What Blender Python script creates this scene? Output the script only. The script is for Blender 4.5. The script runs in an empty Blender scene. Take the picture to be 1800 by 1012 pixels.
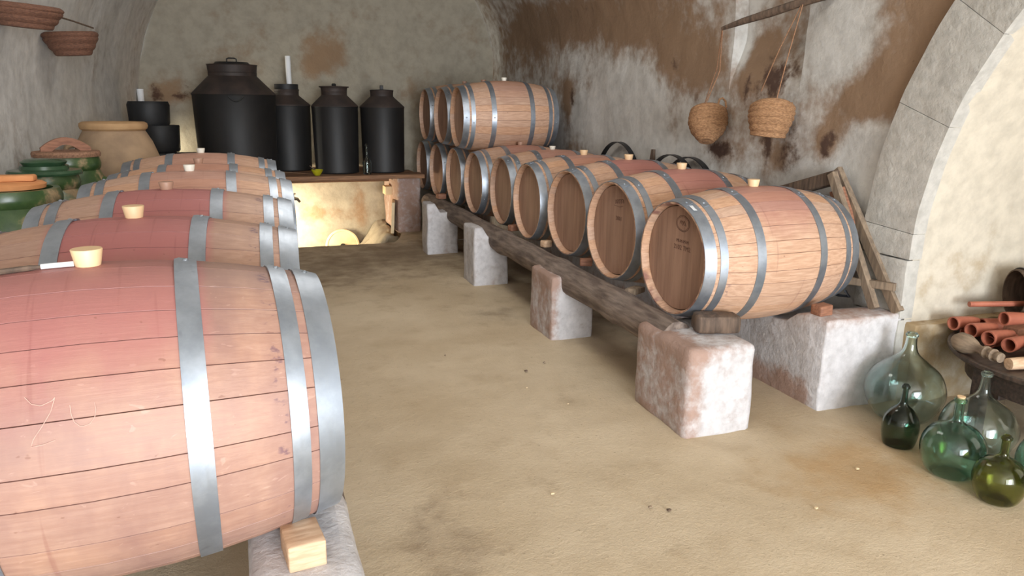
import bpy, bmesh, math, random
import numpy as np
from mathutils import Vector, Matrix, noise

S = bpy.context.scene
COL = S.collection
PI = math.pi
rnd = random.Random(7)

# ------------------------------------------------------------------ camera, world, lights, exposure
F_PX = 1306.16
CAM = Vector((0.0, 0.0, 1.4787))
pit, rol, yaw = [math.radians(a) for a in (13.890, 0.637, 19.372)]
fw = Vector((math.sin(yaw) * math.cos(pit), math.cos(yaw) * math.cos(pit), -math.sin(pit)))
rt = Vector((math.cos(yaw), -math.sin(yaw), 0))
up = rt.cross(fw)
rt, up = rt * math.cos(rol) + up * math.sin(rol), up * math.cos(rol) - rt * math.sin(rol)
cd = bpy.data.cameras.new('camera')
cd.sensor_width = 36.0
cd.lens = 36.0 * F_PX / 1800.0
cd.clip_start = 0.02
cam = bpy.data.objects.new('camera', cd)
COL.objects.link(cam)
M = Matrix.Identity(4)
for i in range(3):
    M[i][0], M[i][1], M[i][2], M[i][3] = rt[i], up[i], -fw[i], CAM[i]
cam.matrix_world = M
S.camera = cam

S.view_settings.view_transform = 'Standard'
S.view_settings.look = 'None'
S.view_settings.gamma = 1.0
S.view_settings.use_curve_mapping = False
S.view_settings.exposure = -0.30

w = bpy.data.worlds.new('sky')
S.world = w
w.use_nodes = True
bg = w.node_tree.nodes['Background']
bg.inputs[0].default_value = (0.62, 0.78, 1.0, 1)
bg.inputs[1].default_value = 1.0


def area(name, loc, target, sx, sy, energy, color, spread=180):
    l = bpy.data.lights.new(name, 'AREA')
    l.shape = 'RECTANGLE'
    l.size, l.size_y = sx, sy
    l.energy = energy
    l.color = color
    l.spread = math.radians(spread)
    o = bpy.data.objects.new(name, l)
    COL.objects.link(o)
    o.location = loc
    o.rotation_euler = (Vector(target) - Vector(loc)).to_track_quat('-Z', 'Y').to_euler()
    return o


area('assumed_doorway_lamp', (1.1, -5.6, 1.45), (0.9, 3.0, 1.15), 1.6, 2.3, 520, (0.82, 0.91, 1.0))  # lamp for daylight from a doorway assumed behind the camera
area('broad_front_fill', (0.8, -5.65, 1.6), (0.8, 3.0, 1.6), 4.3, 2.8, 620, (0.95, 0.97, 1.0))  # broad fill added behind the doorway lamp to lift the ambient light
area('vault_fill', (0.9, 4.6, 3.45), (0.9, 4.6, 0.0), 0.9, 2.0, 42, (1.0, 0.96, 0.90))  # added fill lamp under the vault; the ceiling has no opening
area('passage_fill', (4.35, 0.9, 1.35), (2.6, 3.4, 1.1), 1.6, 1.6, 16, (1.0, 0.93, 0.84))  # fill lamp added inside the closed passage to brighten its cream reveal
area('assumed_window_lamp', (-0.98, 9.42, 0.95), (3.0, 9.62, 0.85), 0.25, 0.35, 5, (1.0, 0.92, 0.70), 120)  # lamp added for a window assumed in the left wall; no opening is modelled
area('vat_fill', (0.15, 9.05, 0.0), (0.75, 9.6, -0.22), 0.4, 0.4, 60, (1.0, 0.84, 0.58))  # unseen lamp added inside the vat for its bright patch; no window here

area('can_gap_fill', (-0.25, 9.50, 0.90), (1.0, 9.58, 0.86), 0.10, 0.4, 18, (1.0, 0.94, 0.78))  # small lamp added behind the cans to brighten the wall between them

# ------------------------------------------------------------------ node helpers


class NT:
    def __init__(self, name):
        self.m = bpy.data.materials.new(name)
        self.m.use_nodes = True
        self.t = self.m.node_tree
        self.n = self.t.nodes
        self.p = self.n['Principled BSDF']
        self.out = self.n['Material Output']
        self._tc = None

    def new(self, typ, **kw):
        x = self.n.new(typ)
        for k, v in kw.items():
            setattr(x, k, v)
        return x

    def link(self, a, b):
        self.t.links.new(a, b)

    def setin(self, sock, v):
        if isinstance(v, bpy.types.NodeSocket):
            self.link(v, sock)
        elif v is not None:
            if sock.type == 'RGBA' and not isinstance(v, (int, float)) and len(v) == 3:
                v = (*v, 1)
            sock.default_value = v

    def obj(self):
        if self._tc is None:
            self._tc = self.new('ShaderNodeTexCoord')
        return self._tc.outputs['Object']

    def mapping(self, vec, scale=(1, 1, 1), loc=(0, 0, 0)):
        x = self.new('ShaderNodeMapping')
        self.link(vec, x.inputs[0])
        x.inputs['Scale'].default_value = scale
        x.inputs['Location'].default_value = loc
        return x.outputs[0]

    def noise(self, vec, scale=5, detail=5, rough=0.55, dist=0.0):
        x = self.new('ShaderNodeTexNoise')
        self.link(vec, x.inputs['Vector'])
        x.inputs['Scale'].default_value = scale
        x.inputs['Detail'].default_value = detail
        x.inputs['Roughness'].default_value = rough
        x.inputs['Distortion'].default_value = dist
        return x.outputs['Fac']

    def math(self, op, a, b=None, c=None, clamp=False):
        x = self.new('ShaderNodeMath', operation=op)
        x.use_clamp = clamp
        self.setin(x.inputs[0], a)
        if b is not None:
            self.setin(x.inputs[1], b)
        if c is not None:
            self.setin(x.inputs[2], c)
        return x.outputs[0]

    def smooth(self, v, lo, hi):
        x = self.new('ShaderNodeMapRange', interpolation_type='SMOOTHSTEP')
        self.setin(x.inputs['Value'], v)
        x.inputs['From Min'].default_value = lo
        x.inputs['From Max'].default_value = hi
        return x.outputs['Result']

    def mix(self, fac, a, b, mode='MIX'):
        x = self.new('ShaderNodeMix', data_type='RGBA', blend_type=mode)
        self.setin(x.inputs[0], fac)
        self.setin(x.inputs[6], a)
        self.setin(x.inputs[7], b)
        return x.outputs[2]

    def attr(self, name, typ='GEOMETRY'):
        x = self.new('ShaderNodeAttribute', attribute_type=typ, attribute_name=name)
        return x.outputs['Fac']

    def sep(self, vec):
        x = self.new('ShaderNodeSeparateXYZ')
        self.link(vec, x.inputs[0])
        return x.outputs

    def rand(self):
        return self.new('ShaderNodeObjectInfo').outputs['Random']

    def bump(self, h, strength=0.3, dist=0.01):
        x = self.new('ShaderNodeBump')
        x.inputs['Strength'].default_value = strength
        x.inputs['Distance'].default_value = dist
        self.link(h, x.inputs['Height'])
        self.link(x.outputs[0], self.p.inputs['Normal'])
        return x

    def col(self, c):
        self.setin(self.p.inputs['Base Color'], c)

    def set(self, **kw):
        for k, v in kw.items():
            self.setin(self.p.inputs[k.replace('_', ' ')], v)
        return self


def srgb(r, g, b):
    return tuple((c / 255 / 12.92) if c / 255 < .04045 else ((c / 255 + .055) / 1.055) ** 2.4 for c in (r, g, b))


def simple(name, c1, c2, scale=8, stretch=(1, 1, 1), rough=0.7, metal=0.0, bump=0.2, bd=0.004, var=0.0, detail=6):
    t = NT(name)
    v = t.mapping(t.obj(), stretch)
    n = t.noise(v, scale, detail)
    f = t.smooth(n, .3, .7)
    c = t.mix(f, c1, c2)
    if var:
        k = t.math('MULTIPLY_ADD', t.rand(), var, 1 - var / 2)
        hs = t.new('ShaderNodeHueSaturation')
        t.link(k, hs.inputs['Value'])
        t.link(c, hs.inputs['Color'])
        c = hs.outputs[0]
    t.col(c)
    t.set(Roughness=rough, Metallic=metal)
    if bump:
        t.bump(n, bump, bd)
    return t.m


# ------------------------------------------------------------------ materials
def oak_material():
    t = NT('barrel_oak')
    o = t.obj()
    x, y, z = t.sep(o)
    grain = t.noise(t.mapping(o, (2.0, 26, 26)), 4, 7, .6, .3)
    fine = t.noise(t.mapping(o, (6, 120, 120)), 3, 4)
    blot = t.noise(t.mapping(o, (5, 2.2, 2.2)), 1.6, 4, .6)
    base = t.mix(t.smooth(grain, .3, .72), srgb(184, 144, 116), srgb(212, 174, 146))
    base = t.mix(t.math('MULTIPLY', t.smooth(fine, .55, .75), .16), base, srgb(146, 104, 78))
    hs = t.new('ShaderNodeHueSaturation')
    t.link(t.math('MULTIPLY_ADD', t.rand(), .11, .92), hs.inputs['Value'])
    t.link(t.math('MULTIPLY_ADD', t.rand(), .2, .9), hs.inputs['Saturation'])
    t.link(base, hs.inputs['Color'])
    base = hs.outputs[0]
    # rosy cast of barrels long rubbed with lees
    pink = t.attr('pink', 'OBJECT')
    base = t.mix(t.math('MULTIPLY', t.math('MULTIPLY_ADD', blot, .9, .2, clamp=True), pink, clamp=True), base, srgb(136, 102, 94))
    scf = t.noise(t.mapping(o, (8, 20, 20)), 2.4, 3, .5, 1.5)
    base = t.mix(t.math('MULTIPLY', t.math('MULTIPLY', t.smooth(scf, .66, .72), pink), .16), base, srgb(212, 178, 162))
    # wine stain round the bung, between the two bilge hoops
    dx = t.math('ABSOLUTE', t.math('SUBTRACT', x, .475))
    mx = t.smooth(t.math('MULTIPLY_ADD', blot, .06, t.math('MULTIPLY', dx, -1)), -.205, -.165)
    mz = t.smooth(t.math('MULTIPLY_ADD', blot, .22, z), .55, .76)
    stain = t.attr('stain', 'OBJECT')
    s = t.math('MULTIPLY', t.math('MULTIPLY', mx, mz), stain, clamp=True)
    base = t.mix(s, base, srgb(164, 102, 98))
    # drips running down the bilge
    dn = t.noise(t.mapping(o, (22, 1.1, 1.1)), 1.5, 3, .5)
    drip = t.math('MULTIPLY', t.math('MULTIPLY', t.smooth(dn, .62, .70), t.smooth(dx, .23, .1)), t.math('MULTIPLY', stain, .45))
    base = t.mix(drip, base, srgb(122, 66, 62))
    # purple marks beside the hoops
    hn = t.noise(t.mapping(o, (9, 14, 14)), 3.0, 4)
    hd = t.math('ABSOLUTE', t.math('SUBTRACT', t.math('ABSOLUTE', t.math('SUBTRACT', x, .475)), .348))
    hm = t.math('MULTIPLY', t.smooth(hd, .022, .004), t.smooth(hn, .58, .68))
    base = t.mix(t.math('MULTIPLY', hm, t.math('MULTIPLY', stain, .8)), base, srgb(74, 44, 72))
    rimm = t.math('MULTIPLY', t.smooth(x, .05, .02), t.smooth(t.noise(t.mapping(o, (4, 6, 6)), 1.6, 3), .50, .62))
    base = t.mix(t.math('MULTIPLY', rimm, t.math('MULTIPLY', t.attr('rim', 'OBJECT'), .8)), base, srgb(110, 60, 62))
    kn = t.noise(t.mapping(o, (14, 22, 22)), 2.2, 2)
    base = t.mix(t.math('MULTIPLY', t.smooth(kn, .73, .77), .5), base, srgb(112, 70, 54))
    base = t.mix(t.math('MULTIPLY', t.attr('seam'), .85), base, srgb(92, 56, 52))
    t.col(base)
    t.set(Roughness=t.math('MULTIPLY_ADD', grain, .25, .42))
    t.bump(t.math('ADD', grain, t.math('MULTIPLY', fine, .5)), .18, .003)
    return t.m


def head_material():
    t = NT('barrel_head_oak')
    o = t.obj()
    n = t.noise(t.mapping(o, (40, 14, 1.2)), 2.0, 6, .55, .2)
    n2 = t.noise(o, 5, 3)
    c = t.mix(t.smooth(n, .3, .7), srgb(138, 106, 88), srgb(160, 126, 106))
    c = t.mix(t.math('MULTIPLY', t.smooth(n2, .5, .75), .25), c, srgb(104, 72, 58))
    hs = t.new('ShaderNodeHueSaturation')
    t.link(t.math('MULTIPLY_ADD', t.rand(), .16, .92), hs.inputs['Value'])
    t.link(c, hs.inputs['Color'])
    t.col(hs.outputs[0])
    t.set(Roughness=.55)
    t.bump(n, .15, .002)
    return t.m


def hoop_material():
    t = NT('galvanised_steel')
    o = t.obj()
    n = t.noise(o, 9, 6, .6)
    sp = t.noise(t.mapping(o, (60, 8, 8)), 2, 4)
    c = t.mix(t.smooth(n, .35, .7), srgb(150, 158, 168), srgb(176, 184, 194))
    c = t.mix(t.math('MULTIPLY', t.smooth(t.noise(o, 14, 3), .66, .74), .3), c, srgb(96, 102, 112))
    t.col(c)
    t.set(Metallic=.85, Roughness=t.math('MULTIPLY_ADD', sp, .18, .36))
    t.bump(n, .05, .002)
    return t.m


def plaster(name, white, brown, dark, scale=3.0):
    t = NT(name)
    o = t.obj()
    n1 = t.noise(o, scale, 8, .62)
    n2 = t.noise(o, scale * 4.5, 6, .6)
    n3 = t.noise(o, 28, 6, .7)
    st = t.attr('stain')
    dk = t.attr('dark')
    v = t.math('MULTIPLY_ADD', t.math('SUBTRACT', n1, .5), 1.3, st)
    v = t.math('MULTIPLY_ADD', t.math('SUBTRACT', n2, .5), 1.0, v)
    m = t.smooth(v, .12, .86)
    wc = t.mix(t.smooth(n2, .3, .75), white, tuple(c * .78 for c in white))
    c = t.mix(m, wc, brown)
    d = t.math('MULTIPLY_ADD', t.math('SUBTRACT', n2, .5), 1.4, dk)
    d = t.math('MULTIPLY_ADD', t.math('SUBTRACT', n3, .5), .8, d)
    c = t.mix(t.smooth(d, .35, .85), c, dark)
    spk = t.math('MULTIPLY', t.smooth(n3, .66, .74), t.math('MULTIPLY_ADD', m, .5, .12))
    c = t.mix(spk, c, dark)
    t.col(c)
    t.set(Roughness=.92)
    h = t.math('ADD', t.math('MULTIPLY', n1, 1.2), t.math('ADD', t.math('MULTIPLY', n2, .6), t.math('MULTIPLY', n3, .25)))
    t.bump(h, .55, .02)
    return t.m


def floor_material():
    t = NT('packed_earth')
    o = t.obj()
    n1 = t.noise(o, 1.1, 6, .6)
    n2 = t.noise(o, 5, 6, .6)
    gr = t.noise(o, 130, 3, .7)
    gr2 = t.noise(o, 55, 3, .7)
    c = t.mix(t.smooth(n1, .3, .7), srgb(190, 170, 140), srgb(210, 192, 164))
    c = t.mix(t.math('MULTIPLY', t.smooth(n2, .5, .8), .30), c, srgb(148, 122, 88))
    c = t.mix(t.math('MULTIPLY', t.smooth(gr, .60, .72), .7), c, srgb(214, 190, 148))
    c = t.mix(t.math('MULTIPLY', t.smooth(gr2, .62, .76), .5), c, srgb(104, 82, 54))
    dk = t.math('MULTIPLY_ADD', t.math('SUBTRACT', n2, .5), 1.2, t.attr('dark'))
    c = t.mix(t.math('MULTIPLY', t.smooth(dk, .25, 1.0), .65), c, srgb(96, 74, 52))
    wm = t.math('MULTIPLY_ADD', t.math('SUBTRACT', n2, .5), 1.0, t.attr('stain'))
    c = t.mix(t.math('MULTIPLY', t.smooth(wm, .3, 1.0), .6), c, srgb(176, 136, 80))
    t.col(c)
    t.set(Roughness=.88)
    t.bump(t.math('ADD', t.math('MULTIPLY', gr, .3), t.math('ADD', t.math('MULTIPLY', gr2, .4), n2)), .5, .012)
    return t.m


def glass(name, col, rough=0.06):
    t = NT(name)
    t.col(col)
    t.set(Roughness=rough, IOR=1.45)
    t.p.inputs['Transmission Weight'].default_value = 1.0
    return t.m


OAK = oak_material()
HEAD = head_material()
STEEL = hoop_material()
WALL = plaster('limewashed_plaster', srgb(202, 199, 193), srgb(136, 110, 86), srgb(76, 54, 42), 2.2)
WALLB = plaster('old_limewash', srgb(158, 149, 132), srgb(138, 112, 86), srgb(80, 56, 42), 2.0)
CREAM = plaster('cream_plaster', srgb(204, 194, 176), srgb(172, 148, 112), srgb(110, 84, 66), 2.4)
STONE = plaster('grey_voussoir_stone', srgb(192, 188, 180), srgb(168, 158, 144), srgb(130, 106, 86), 4)
PIER = plaster('whitewashed_pier', srgb(206, 202, 202), srgb(166, 138, 124), srgb(112, 80, 64), 5)
FLOOR = floor_material()
LOG = simple('old_log_bark', srgb(94, 80, 72), srgb(142, 126, 114), 5, (6, .9, 6), .85, bump=.9, bd=.02)
DARKWOOD = simple('dark_weathered_wood', srgb(70, 56, 46), srgb(108, 88, 72), 6, (8, 8, 1), .75, bump=.4)
GREYWOOD = simple('grey_weathered_wood', srgb(112, 96, 80), srgb(150, 130, 108), 6, (8, 8, 1), .8, bump=.4)
PALEWOOD = simple('pale_cut_wood', srgb(186, 150, 118), srgb(214, 182, 150), 7, (2, 12, 12), .7, bump=.25)
REDWOOD = simple('reddish_cut_wood', srgb(124, 82, 62), srgb(158, 110, 84), 7, (2, 12, 12), .7, bump=.25)
PLANK = simple('shelf_plank_wood', srgb(112, 80, 56), srgb(150, 110, 78), 6, (1, 14, 14), .75, bump=.3)
IRON = simple('black_painted_iron', srgb(24, 23, 23), srgb(34, 32, 31), 5, (1, 1, .5), .55, 0, .15)
RUST = simple('rusty_black_iron', srgb(40, 33, 30), srgb(62, 49, 43), 6, (1, 1, .6), .65, 0, .2)
BLACK = simple('black_rubber', srgb(24, 24, 25), srgb(36, 36, 37), 6, rough=.6, bump=.1)
HOOPBLACK = simple('blackened_hoop_iron', srgb(34, 34, 36), srgb(60, 60, 64), 8, rough=.4, metal=.6, bump=.1)
ESPARTO = simple('woven_esparto', srgb(130, 94, 64), srgb(176, 134, 96), 60, (1, 1, 3), .85, bump=.8, bd=.006)
ESPARTO_D = simple('dark_esparto', srgb(88, 58, 44), srgb(118, 80, 60), 60, (1, 1, 3), .85, bump=.8, bd=.006)
CORD = simple('hemp_cord', srgb(130, 94, 68), srgb(160, 120, 90), 90, rough=.9)
TABLEWOOD = simple('dark_table_wood', srgb(48, 38, 32), srgb(80, 64, 54), 6, (2, 10, 10), .5, bump=.3)
TERRA = simple('terracotta', srgb(150, 84, 64), srgb(178, 108, 84), 9, rough=.5, bump=.15)
TERRA_O = simple('orange_clay', srgb(196, 128, 76), srgb(214, 150, 98), 8, rough=.8, bump=.2)
JAR = simple('dusty_earthenware', srgb(140, 116, 92), srgb(168, 140, 110), 5, rough=.85, bump=.3, bd=.006)
JARRIM = simple('warm_earthenware', srgb(160, 122, 84), srgb(182, 146, 104), 6, rough=.8, bump=.2)
BUNG = simple('cream_silicone', srgb(222, 186, 142), srgb(232, 198, 156), 5, rough=.5, bump=.03)
BUNGW = simple('white_silicone', srgb(222, 216, 200), srgb(232, 226, 212), 5, rough=.5, bump=.03)
BUNGT = simple('tan_silicone', srgb(160, 124, 104), srgb(176, 138, 116), 5, rough=.5, bump=.03)
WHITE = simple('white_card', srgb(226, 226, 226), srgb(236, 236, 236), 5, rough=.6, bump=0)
INK = simple('burnt_brand', srgb(92, 64, 52), srgb(108, 78, 64), 20, rough=.8, bump=0)
CHALK = simple('chalk', srgb(190, 146, 134), srgb(204, 166, 152), 60, rough=.95, bump=0)
YELLOW = simple('yellow_green_glaze', srgb(190, 186, 40), srgb(168, 160, 30), 6, rough=.3, bump=.05)
SLAB = simple('pale_limestone', srgb(214, 190, 150), srgb(232, 210, 172), 6, rough=.9, bump=.3)
BRASS = simple('dull_brass', srgb(70, 58, 44), srgb(96, 80, 58), 9, rough=.45, metal=.7, bump=.1)
LIDWOOD = simple('brown_lid_wood', srgb(122, 88, 66), srgb(158, 118, 92), 7, (14, 2, 14), .75, bump=.3)


def jar_glaze(name, lo):
    t = NT(name)
    o = t.obj()
    x, y, z = t.sep(o)
    n = t.noise(o, 6, 6, .6)
    n2 = t.noise(o, 24, 4, .6)
    g = t.mix(t.smooth(n, .3, .7), srgb(44, 70, 36), srgb(84, 104, 62))
    earth = t.mix(t.smooth(n2, .3, .7), srgb(132, 112, 86), srgb(164, 140, 104))
    m = t.smooth(t.math('MULTIPLY_ADD', n, .9, t.math('MULTIPLY', t.noise(o, 2.3, 2), .7)), .84, .95)
    c = t.mix(m, g, earth)
    t.col(c)
    t.set(Roughness=t.math('MULTIPLY_ADD', m, .45, .3))
    t.bump(n2, .15, .004)
    return t.m


GLAZE = jar_glaze('green_glazed_earthenware', .5)
GLAZELID = simple('dark_green_glaze', srgb(34, 62, 40), srgb(60, 86, 60), 5, rough=.22, bump=.08)
G_CLEAR = glass('pale_aqua_glass', (.85, .95, .93))
G_GREEN = glass('sea_green_glass', (.56, .80, .73))
G_DARK = glass('dark_green_glass', (.30, .40, .34))
G_OLIVE = glass('olive_glass', (.50, .53, .24))
G_WHITE = glass('clear_glass', (.85, .92, .90))

# ------------------------------------------------------------------ mesh helpers


class MB:
    def __init__(self):
        self.v, self.f = [], []

    def add(self, vs, fs, mat=None):
        k = len(self.v)
        for p in vs:
            p = Vector(p)
            self.v.append(tuple(mat @ p if mat else p))
        self.f += [tuple(i + k for i in q) for q in fs]
        return self

    def lathe(self, prof, seg=32, mat=None):
        vs, fs, rings = [], [], []
        for r, z in prof:
            if abs(r) < 1e-6:
                vs.append((0, 0, z)); rings.append([len(vs) - 1])
            else:
                s = len(vs)
                vs += [(r * math.cos(2 * PI * i / seg), r * math.sin(2 * PI * i / seg), z) for i in range(seg)]
                rings.append(list(range(s, s + seg)))
        for a, b in zip(rings, rings[1:]):
            if len(a) == 1 and len(b) == 1:
                continue
            for i in range(seg):
                j = (i + 1) % seg
                if len(a) == 1:
                    fs.append((a[0], b[j], b[i]))
                elif len(b) == 1:
                    fs.append((a[i], a[j], b[0]))
                else:
                    fs.append((a[i], a[j], b[j], b[i]))
        return self.add(vs, fs, mat)

    def tube(self, pts, rad, seg=10, mat=None, jitter=0.0, seed=0):
        pts = [Vector(p) for p in pts]
        n = len(pts)
        rads = rad if isinstance(rad, (list, tuple)) else [rad] * n
        vs, fs = [], []
        u = None
        for i, p in enumerate(pts):
            d = (pts[min(i + 1, n - 1)] - pts[max(i - 1, 0)]).normalized()
            if u is None:
                a = Vector((0, 0, 1)) if abs(d.z) < .9 else Vector((1, 0, 0))
                u = d.cross(a).normalized()
            u = (u - d * u.dot(d)).normalized()
            v = d.cross(u)
            for k in range(seg):
                th = 2 * PI * k / seg
                r = rads[i]
                if jitter:
                    r *= 1 + jitter * noise.noise(Vector((p.y * 2.2 + seed, math.cos(th) * 1.3, math.sin(th) * 1.3 + p.x)))
                vs.append(p + u * r * math.cos(th) + v * r * math.sin(th))
        for i in range(n - 1):
            for k in range(seg):
                j = (k + 1) % seg
                fs.append((i * seg + k, i * seg + j, (i + 1) * seg + j, (i + 1) * seg + k))
        fs.append(tuple(reversed(range(seg))))
        fs.append(tuple(range((n - 1) * seg, n * seg)))
        return self.add(vs, fs, mat)

    def bar(self, a, b, w, t, upv=(0, 0, 1)):
        """a squared bar from a to b, w wide and t thick"""
        a, b = Vector(a), Vector(b)
        d = (b - a).normalized()
        s = d.cross(Vector(upv)).normalized()
        n = s.cross(d)
        c = min(w, t) * .12
        prof = [(-w / 2 + c, -t / 2), (w / 2 - c, -t / 2), (w / 2, -t / 2 + c), (w / 2, t / 2 - c), (w / 2 - c, t / 2), (-w / 2 + c, t / 2), (-w / 2, t / 2 - c), (-w / 2, -t / 2 + c)]
        vs = [a + s * x + n * y for x, y in prof] + [b + s * x + n * y for x, y in prof]
        fs = [(i, (i + 1) % 8, 8 + (i + 1) % 8, 8 + i) for i in range(8)] + [tuple(reversed(range(8))), tuple(range(8, 16))]
        return self.add(vs, fs)

    def rough_box(self, lo, hi, n=(6, 6, 6), r=.02, amp=.006, fr=6, seed=0, mat=None, taper=0.0):
        lo, hi = Vector(lo), Vector(hi)
        c, h = (lo + hi) / 2, (hi - lo) / 2
        idx, vs, fs = {}, [], []

        def vid(i, j, k):
            key = (i, j, k)
            if key in idx:
                return idx[key]
            p = Vector((-1 + 2 * i / n[0], -1 + 2 * j / n[1], -1 + 2 * k / n[2]))
            q = Vector((p.x * h.x, p.y * h.y, p.z * h.z))
            # bunch vertices so the rounded edge is resolved
            for a in range(3):
                m = h[a]
                kk = (i, j, k)[a]
                if kk == 1: q[a] = -m + min(r, m * .6)
                if kk == n[a] - 1: q[a] = m - min(r, m * .6)
            inner = Vector([max(-(h[a] - r), min(h[a] - r, q[a])) if h[a] > r else 0 for a in range(3)])
            d = q - inner
            if d.length > 1e-9:
                q = inner + d.normalized() * min(d.length, r)
            if taper:
                s = 1 - taper * (q.z / h.z * .5 + .5)
                q.x *= s; q.y *= s
            w_ = c + q
            nn = noise.noise_vector(w_ * fr + Vector((seed, seed * 1.7, 0)))
            w_ = w_ + nn * amp + noise.noise_vector(w_ * fr * 3.1) * amp * .4
            idx[key] = len(vs)
            vs.append(w_)
            return idx[key]
        nx, ny, nz = n
        for i in range(nx):
            for j in range(ny):
                fs.append((vid(i, j, 0), vid(i, j + 1, 0), vid(i + 1, j + 1, 0), vid(i + 1, j, 0)))
                fs.append((vid(i, j, nz), vid(i + 1, j, nz), vid(i + 1, j + 1, nz), vid(i, j + 1, nz)))
        for i in range(nx):
            for k in range(nz):
                fs.append((vid(i, 0, k), vid(i + 1, 0, k), vid(i + 1, 0, k + 1), vid(i, 0, k + 1)))
                fs.append((vid(i, ny, k), vid(i, ny, k + 1), vid(i + 1, ny, k + 1), vid(i + 1, ny, k)))
        for j in range(ny):
            for k in range(nz):
                fs.append((vid(0, j, k), vid(0, j, k + 1), vid(0, j + 1, k + 1), vid(0, j + 1, k)))
                fs.append((vid(nx, j, k), vid(nx, j + 1, k), vid(nx, j + 1, k + 1), vid(nx, j, k + 1)))
        return self.add(vs, fs, mat)

    def mesh(self, name, mat, angle=35):
        me = bpy.data.meshes.new(name)
        me.from_pydata(self.v, [], self.f)
        me.update()
        me.polygons.foreach_set('use_smooth', [True] * len(me.polygons))
        me.set_sharp_from_angle(angle=math.radians(angle))
        me.materials.append(mat)
        return me


def link(name, me, parent=None, loc=None, rot=None):
    o = bpy.data.objects.new(name, me)
    COL.objects.link(o)
    if parent: o.parent = parent
    if loc: o.location = loc
    if rot: o.rotation_euler = rot
    return o


def part(name, mb, mat, parent=None, angle=35):
    return link(name, mb.mesh(name, mat, angle), parent)


def tag(o, label, cat, group=None, kind=None):
    if label: o['label'] = label
    if cat: o['category'] = cat
    if group: o['group'] = group
    if kind: o['kind'] = kind
    return o


def empty(name, label, cat, loc=(0, 0, 0), rot=(0, 0, 0), group=None):
    o = bpy.data.objects.new(name, None)
    COL.objects.link(o)
    o.empty_display_size = .1
    o.location = loc
    o.rotation_euler = rot
    return tag(o, label, cat, group)


def structure(o):
    o['kind'] = 'structure'
    return o


def blob_attr(me, name, fn):
    a = me.attributes.new(name, 'FLOAT', 'POINT')
    a.data.foreach_set('value', [fn(v.co) for v in me.vertices])


def blobs(lst, base=0.0):
    """lst of (u, v, ru, rv, strength)"""
    def f(u, v):
        s = base(u, v) if callable(base) else base
        for bu, bv, ru, rv, st in lst:
            d = ((u - bu) / ru) ** 2 + ((v - bv) / rv) ** 2
            if d < 6: s += st * math.exp(-d * 1.2)
        return s
    return f


def grid(mb, us, vs, fn):
    k = len(mb.v)
    for u in us:
        for v in vs:
            mb.v.append(tuple(fn(u, v)))
    m = len(vs)
    for i in range(len(us) - 1):
        for j in range(m - 1):
            mb.f.append((k + i * m + j, k + (i + 1) * m + j, k + (i + 1) * m + j + 1, k + i * m + j + 1))


def lin(a, b, n):
    return [a + (b - a) * i / (n - 1) for i in range(n)]


# ------------------------------------------------------------------ the room
XR, YB, YF, CROWN = 3.08, 9.6, -5.5, 3.65
AY, AZ, AR, ARO = 0.91, 0.75, 1.85, 2.165      # arch: centre, inner and outer radius


def xl(Y): return -1.42 + (Y - 4) / 5.6 * .28


def sstep(x, a, b):
    t = max(0, min(1, (x - a) / (b - a)))
    return t * t * (3 - 2 * t)


def zr(Y): return 3.0 - 1.05 * sstep(Y, 2.75, 3.7)


def prof_r(Y, z):
    xm, a, zs = (xl(Y) + XR) / 2, (XR - xl(Y)) / 2, zr(Y)
    if z <= zs: return XR
    q = min(1, (z - zs) / (CROWN - zs))
    return xm + a * math.sqrt(max(0, 1 - q * q))


def prof_l(Y, z):
    xm, a, zs = (xl(Y) + XR) / 2, (XR - xl(Y)) / 2, 1.35
    if z <= zs: return xl(Y)
    q = min(1, (z - zs) / (CROWN - zs))
    return xm - a * math.sqrt(max(0, 1 - q * q))


def rough(p, a=.012, f=1.6):
    return a * noise.noise(Vector(p) * f) + a * .4 * noise.noise(Vector(p) * f * 4)


ZT = 3.3


def wall_r(Y, z):
    x = prof_r(Y, z) + rough((1, Y, z), .02)
    if 3.70 < Y < 4.40:
        x += .10 * sstep(z, 1.55, 1.95)
    return (x, Y, z)


mb = MB()
zs_full = lin(0, 1.5, 36) + lin(1.54, ZT, 40)
ys = [2.76, 2.8, 2.85] + lin(2.9, 3.68, 18) + [3.70, 3.701] + lin(3.74, 4.36, 14) + [4.399, 4.40] + lin(4.44, YB, 106)
grid(mb, ys, zs_full, wall_r)
ths = lin(0.0, PI, 41)
k = len(mb.v)
cols = [AY + AR * math.cos(t) for t in ths]
zbs = [AZ + AR * math.sin(t) for t in ths]
nv = 22
for Y, zb in zip(cols, zbs):
    for j in range(nv):
        z = zb + (ZT - zb) * j / (nv - 1)
        mb.v.append((prof_r(Y, z), Y, z))
for i in range(len(cols) - 1):
    for j in range(nv - 1):
        mb.f.append((k + i * nv + j, k + i * nv + j + 1, k + (i + 1) * nv + j + 1, k + (i + 1) * nv + j))
grid(mb, lin(YF, AY - AR, 8), zs_full[::4] + [ZT], lambda Y, z: (prof_r(Y, z), Y, z))
wall_right = structure(part('wall_right', mb, WALL))
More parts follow.
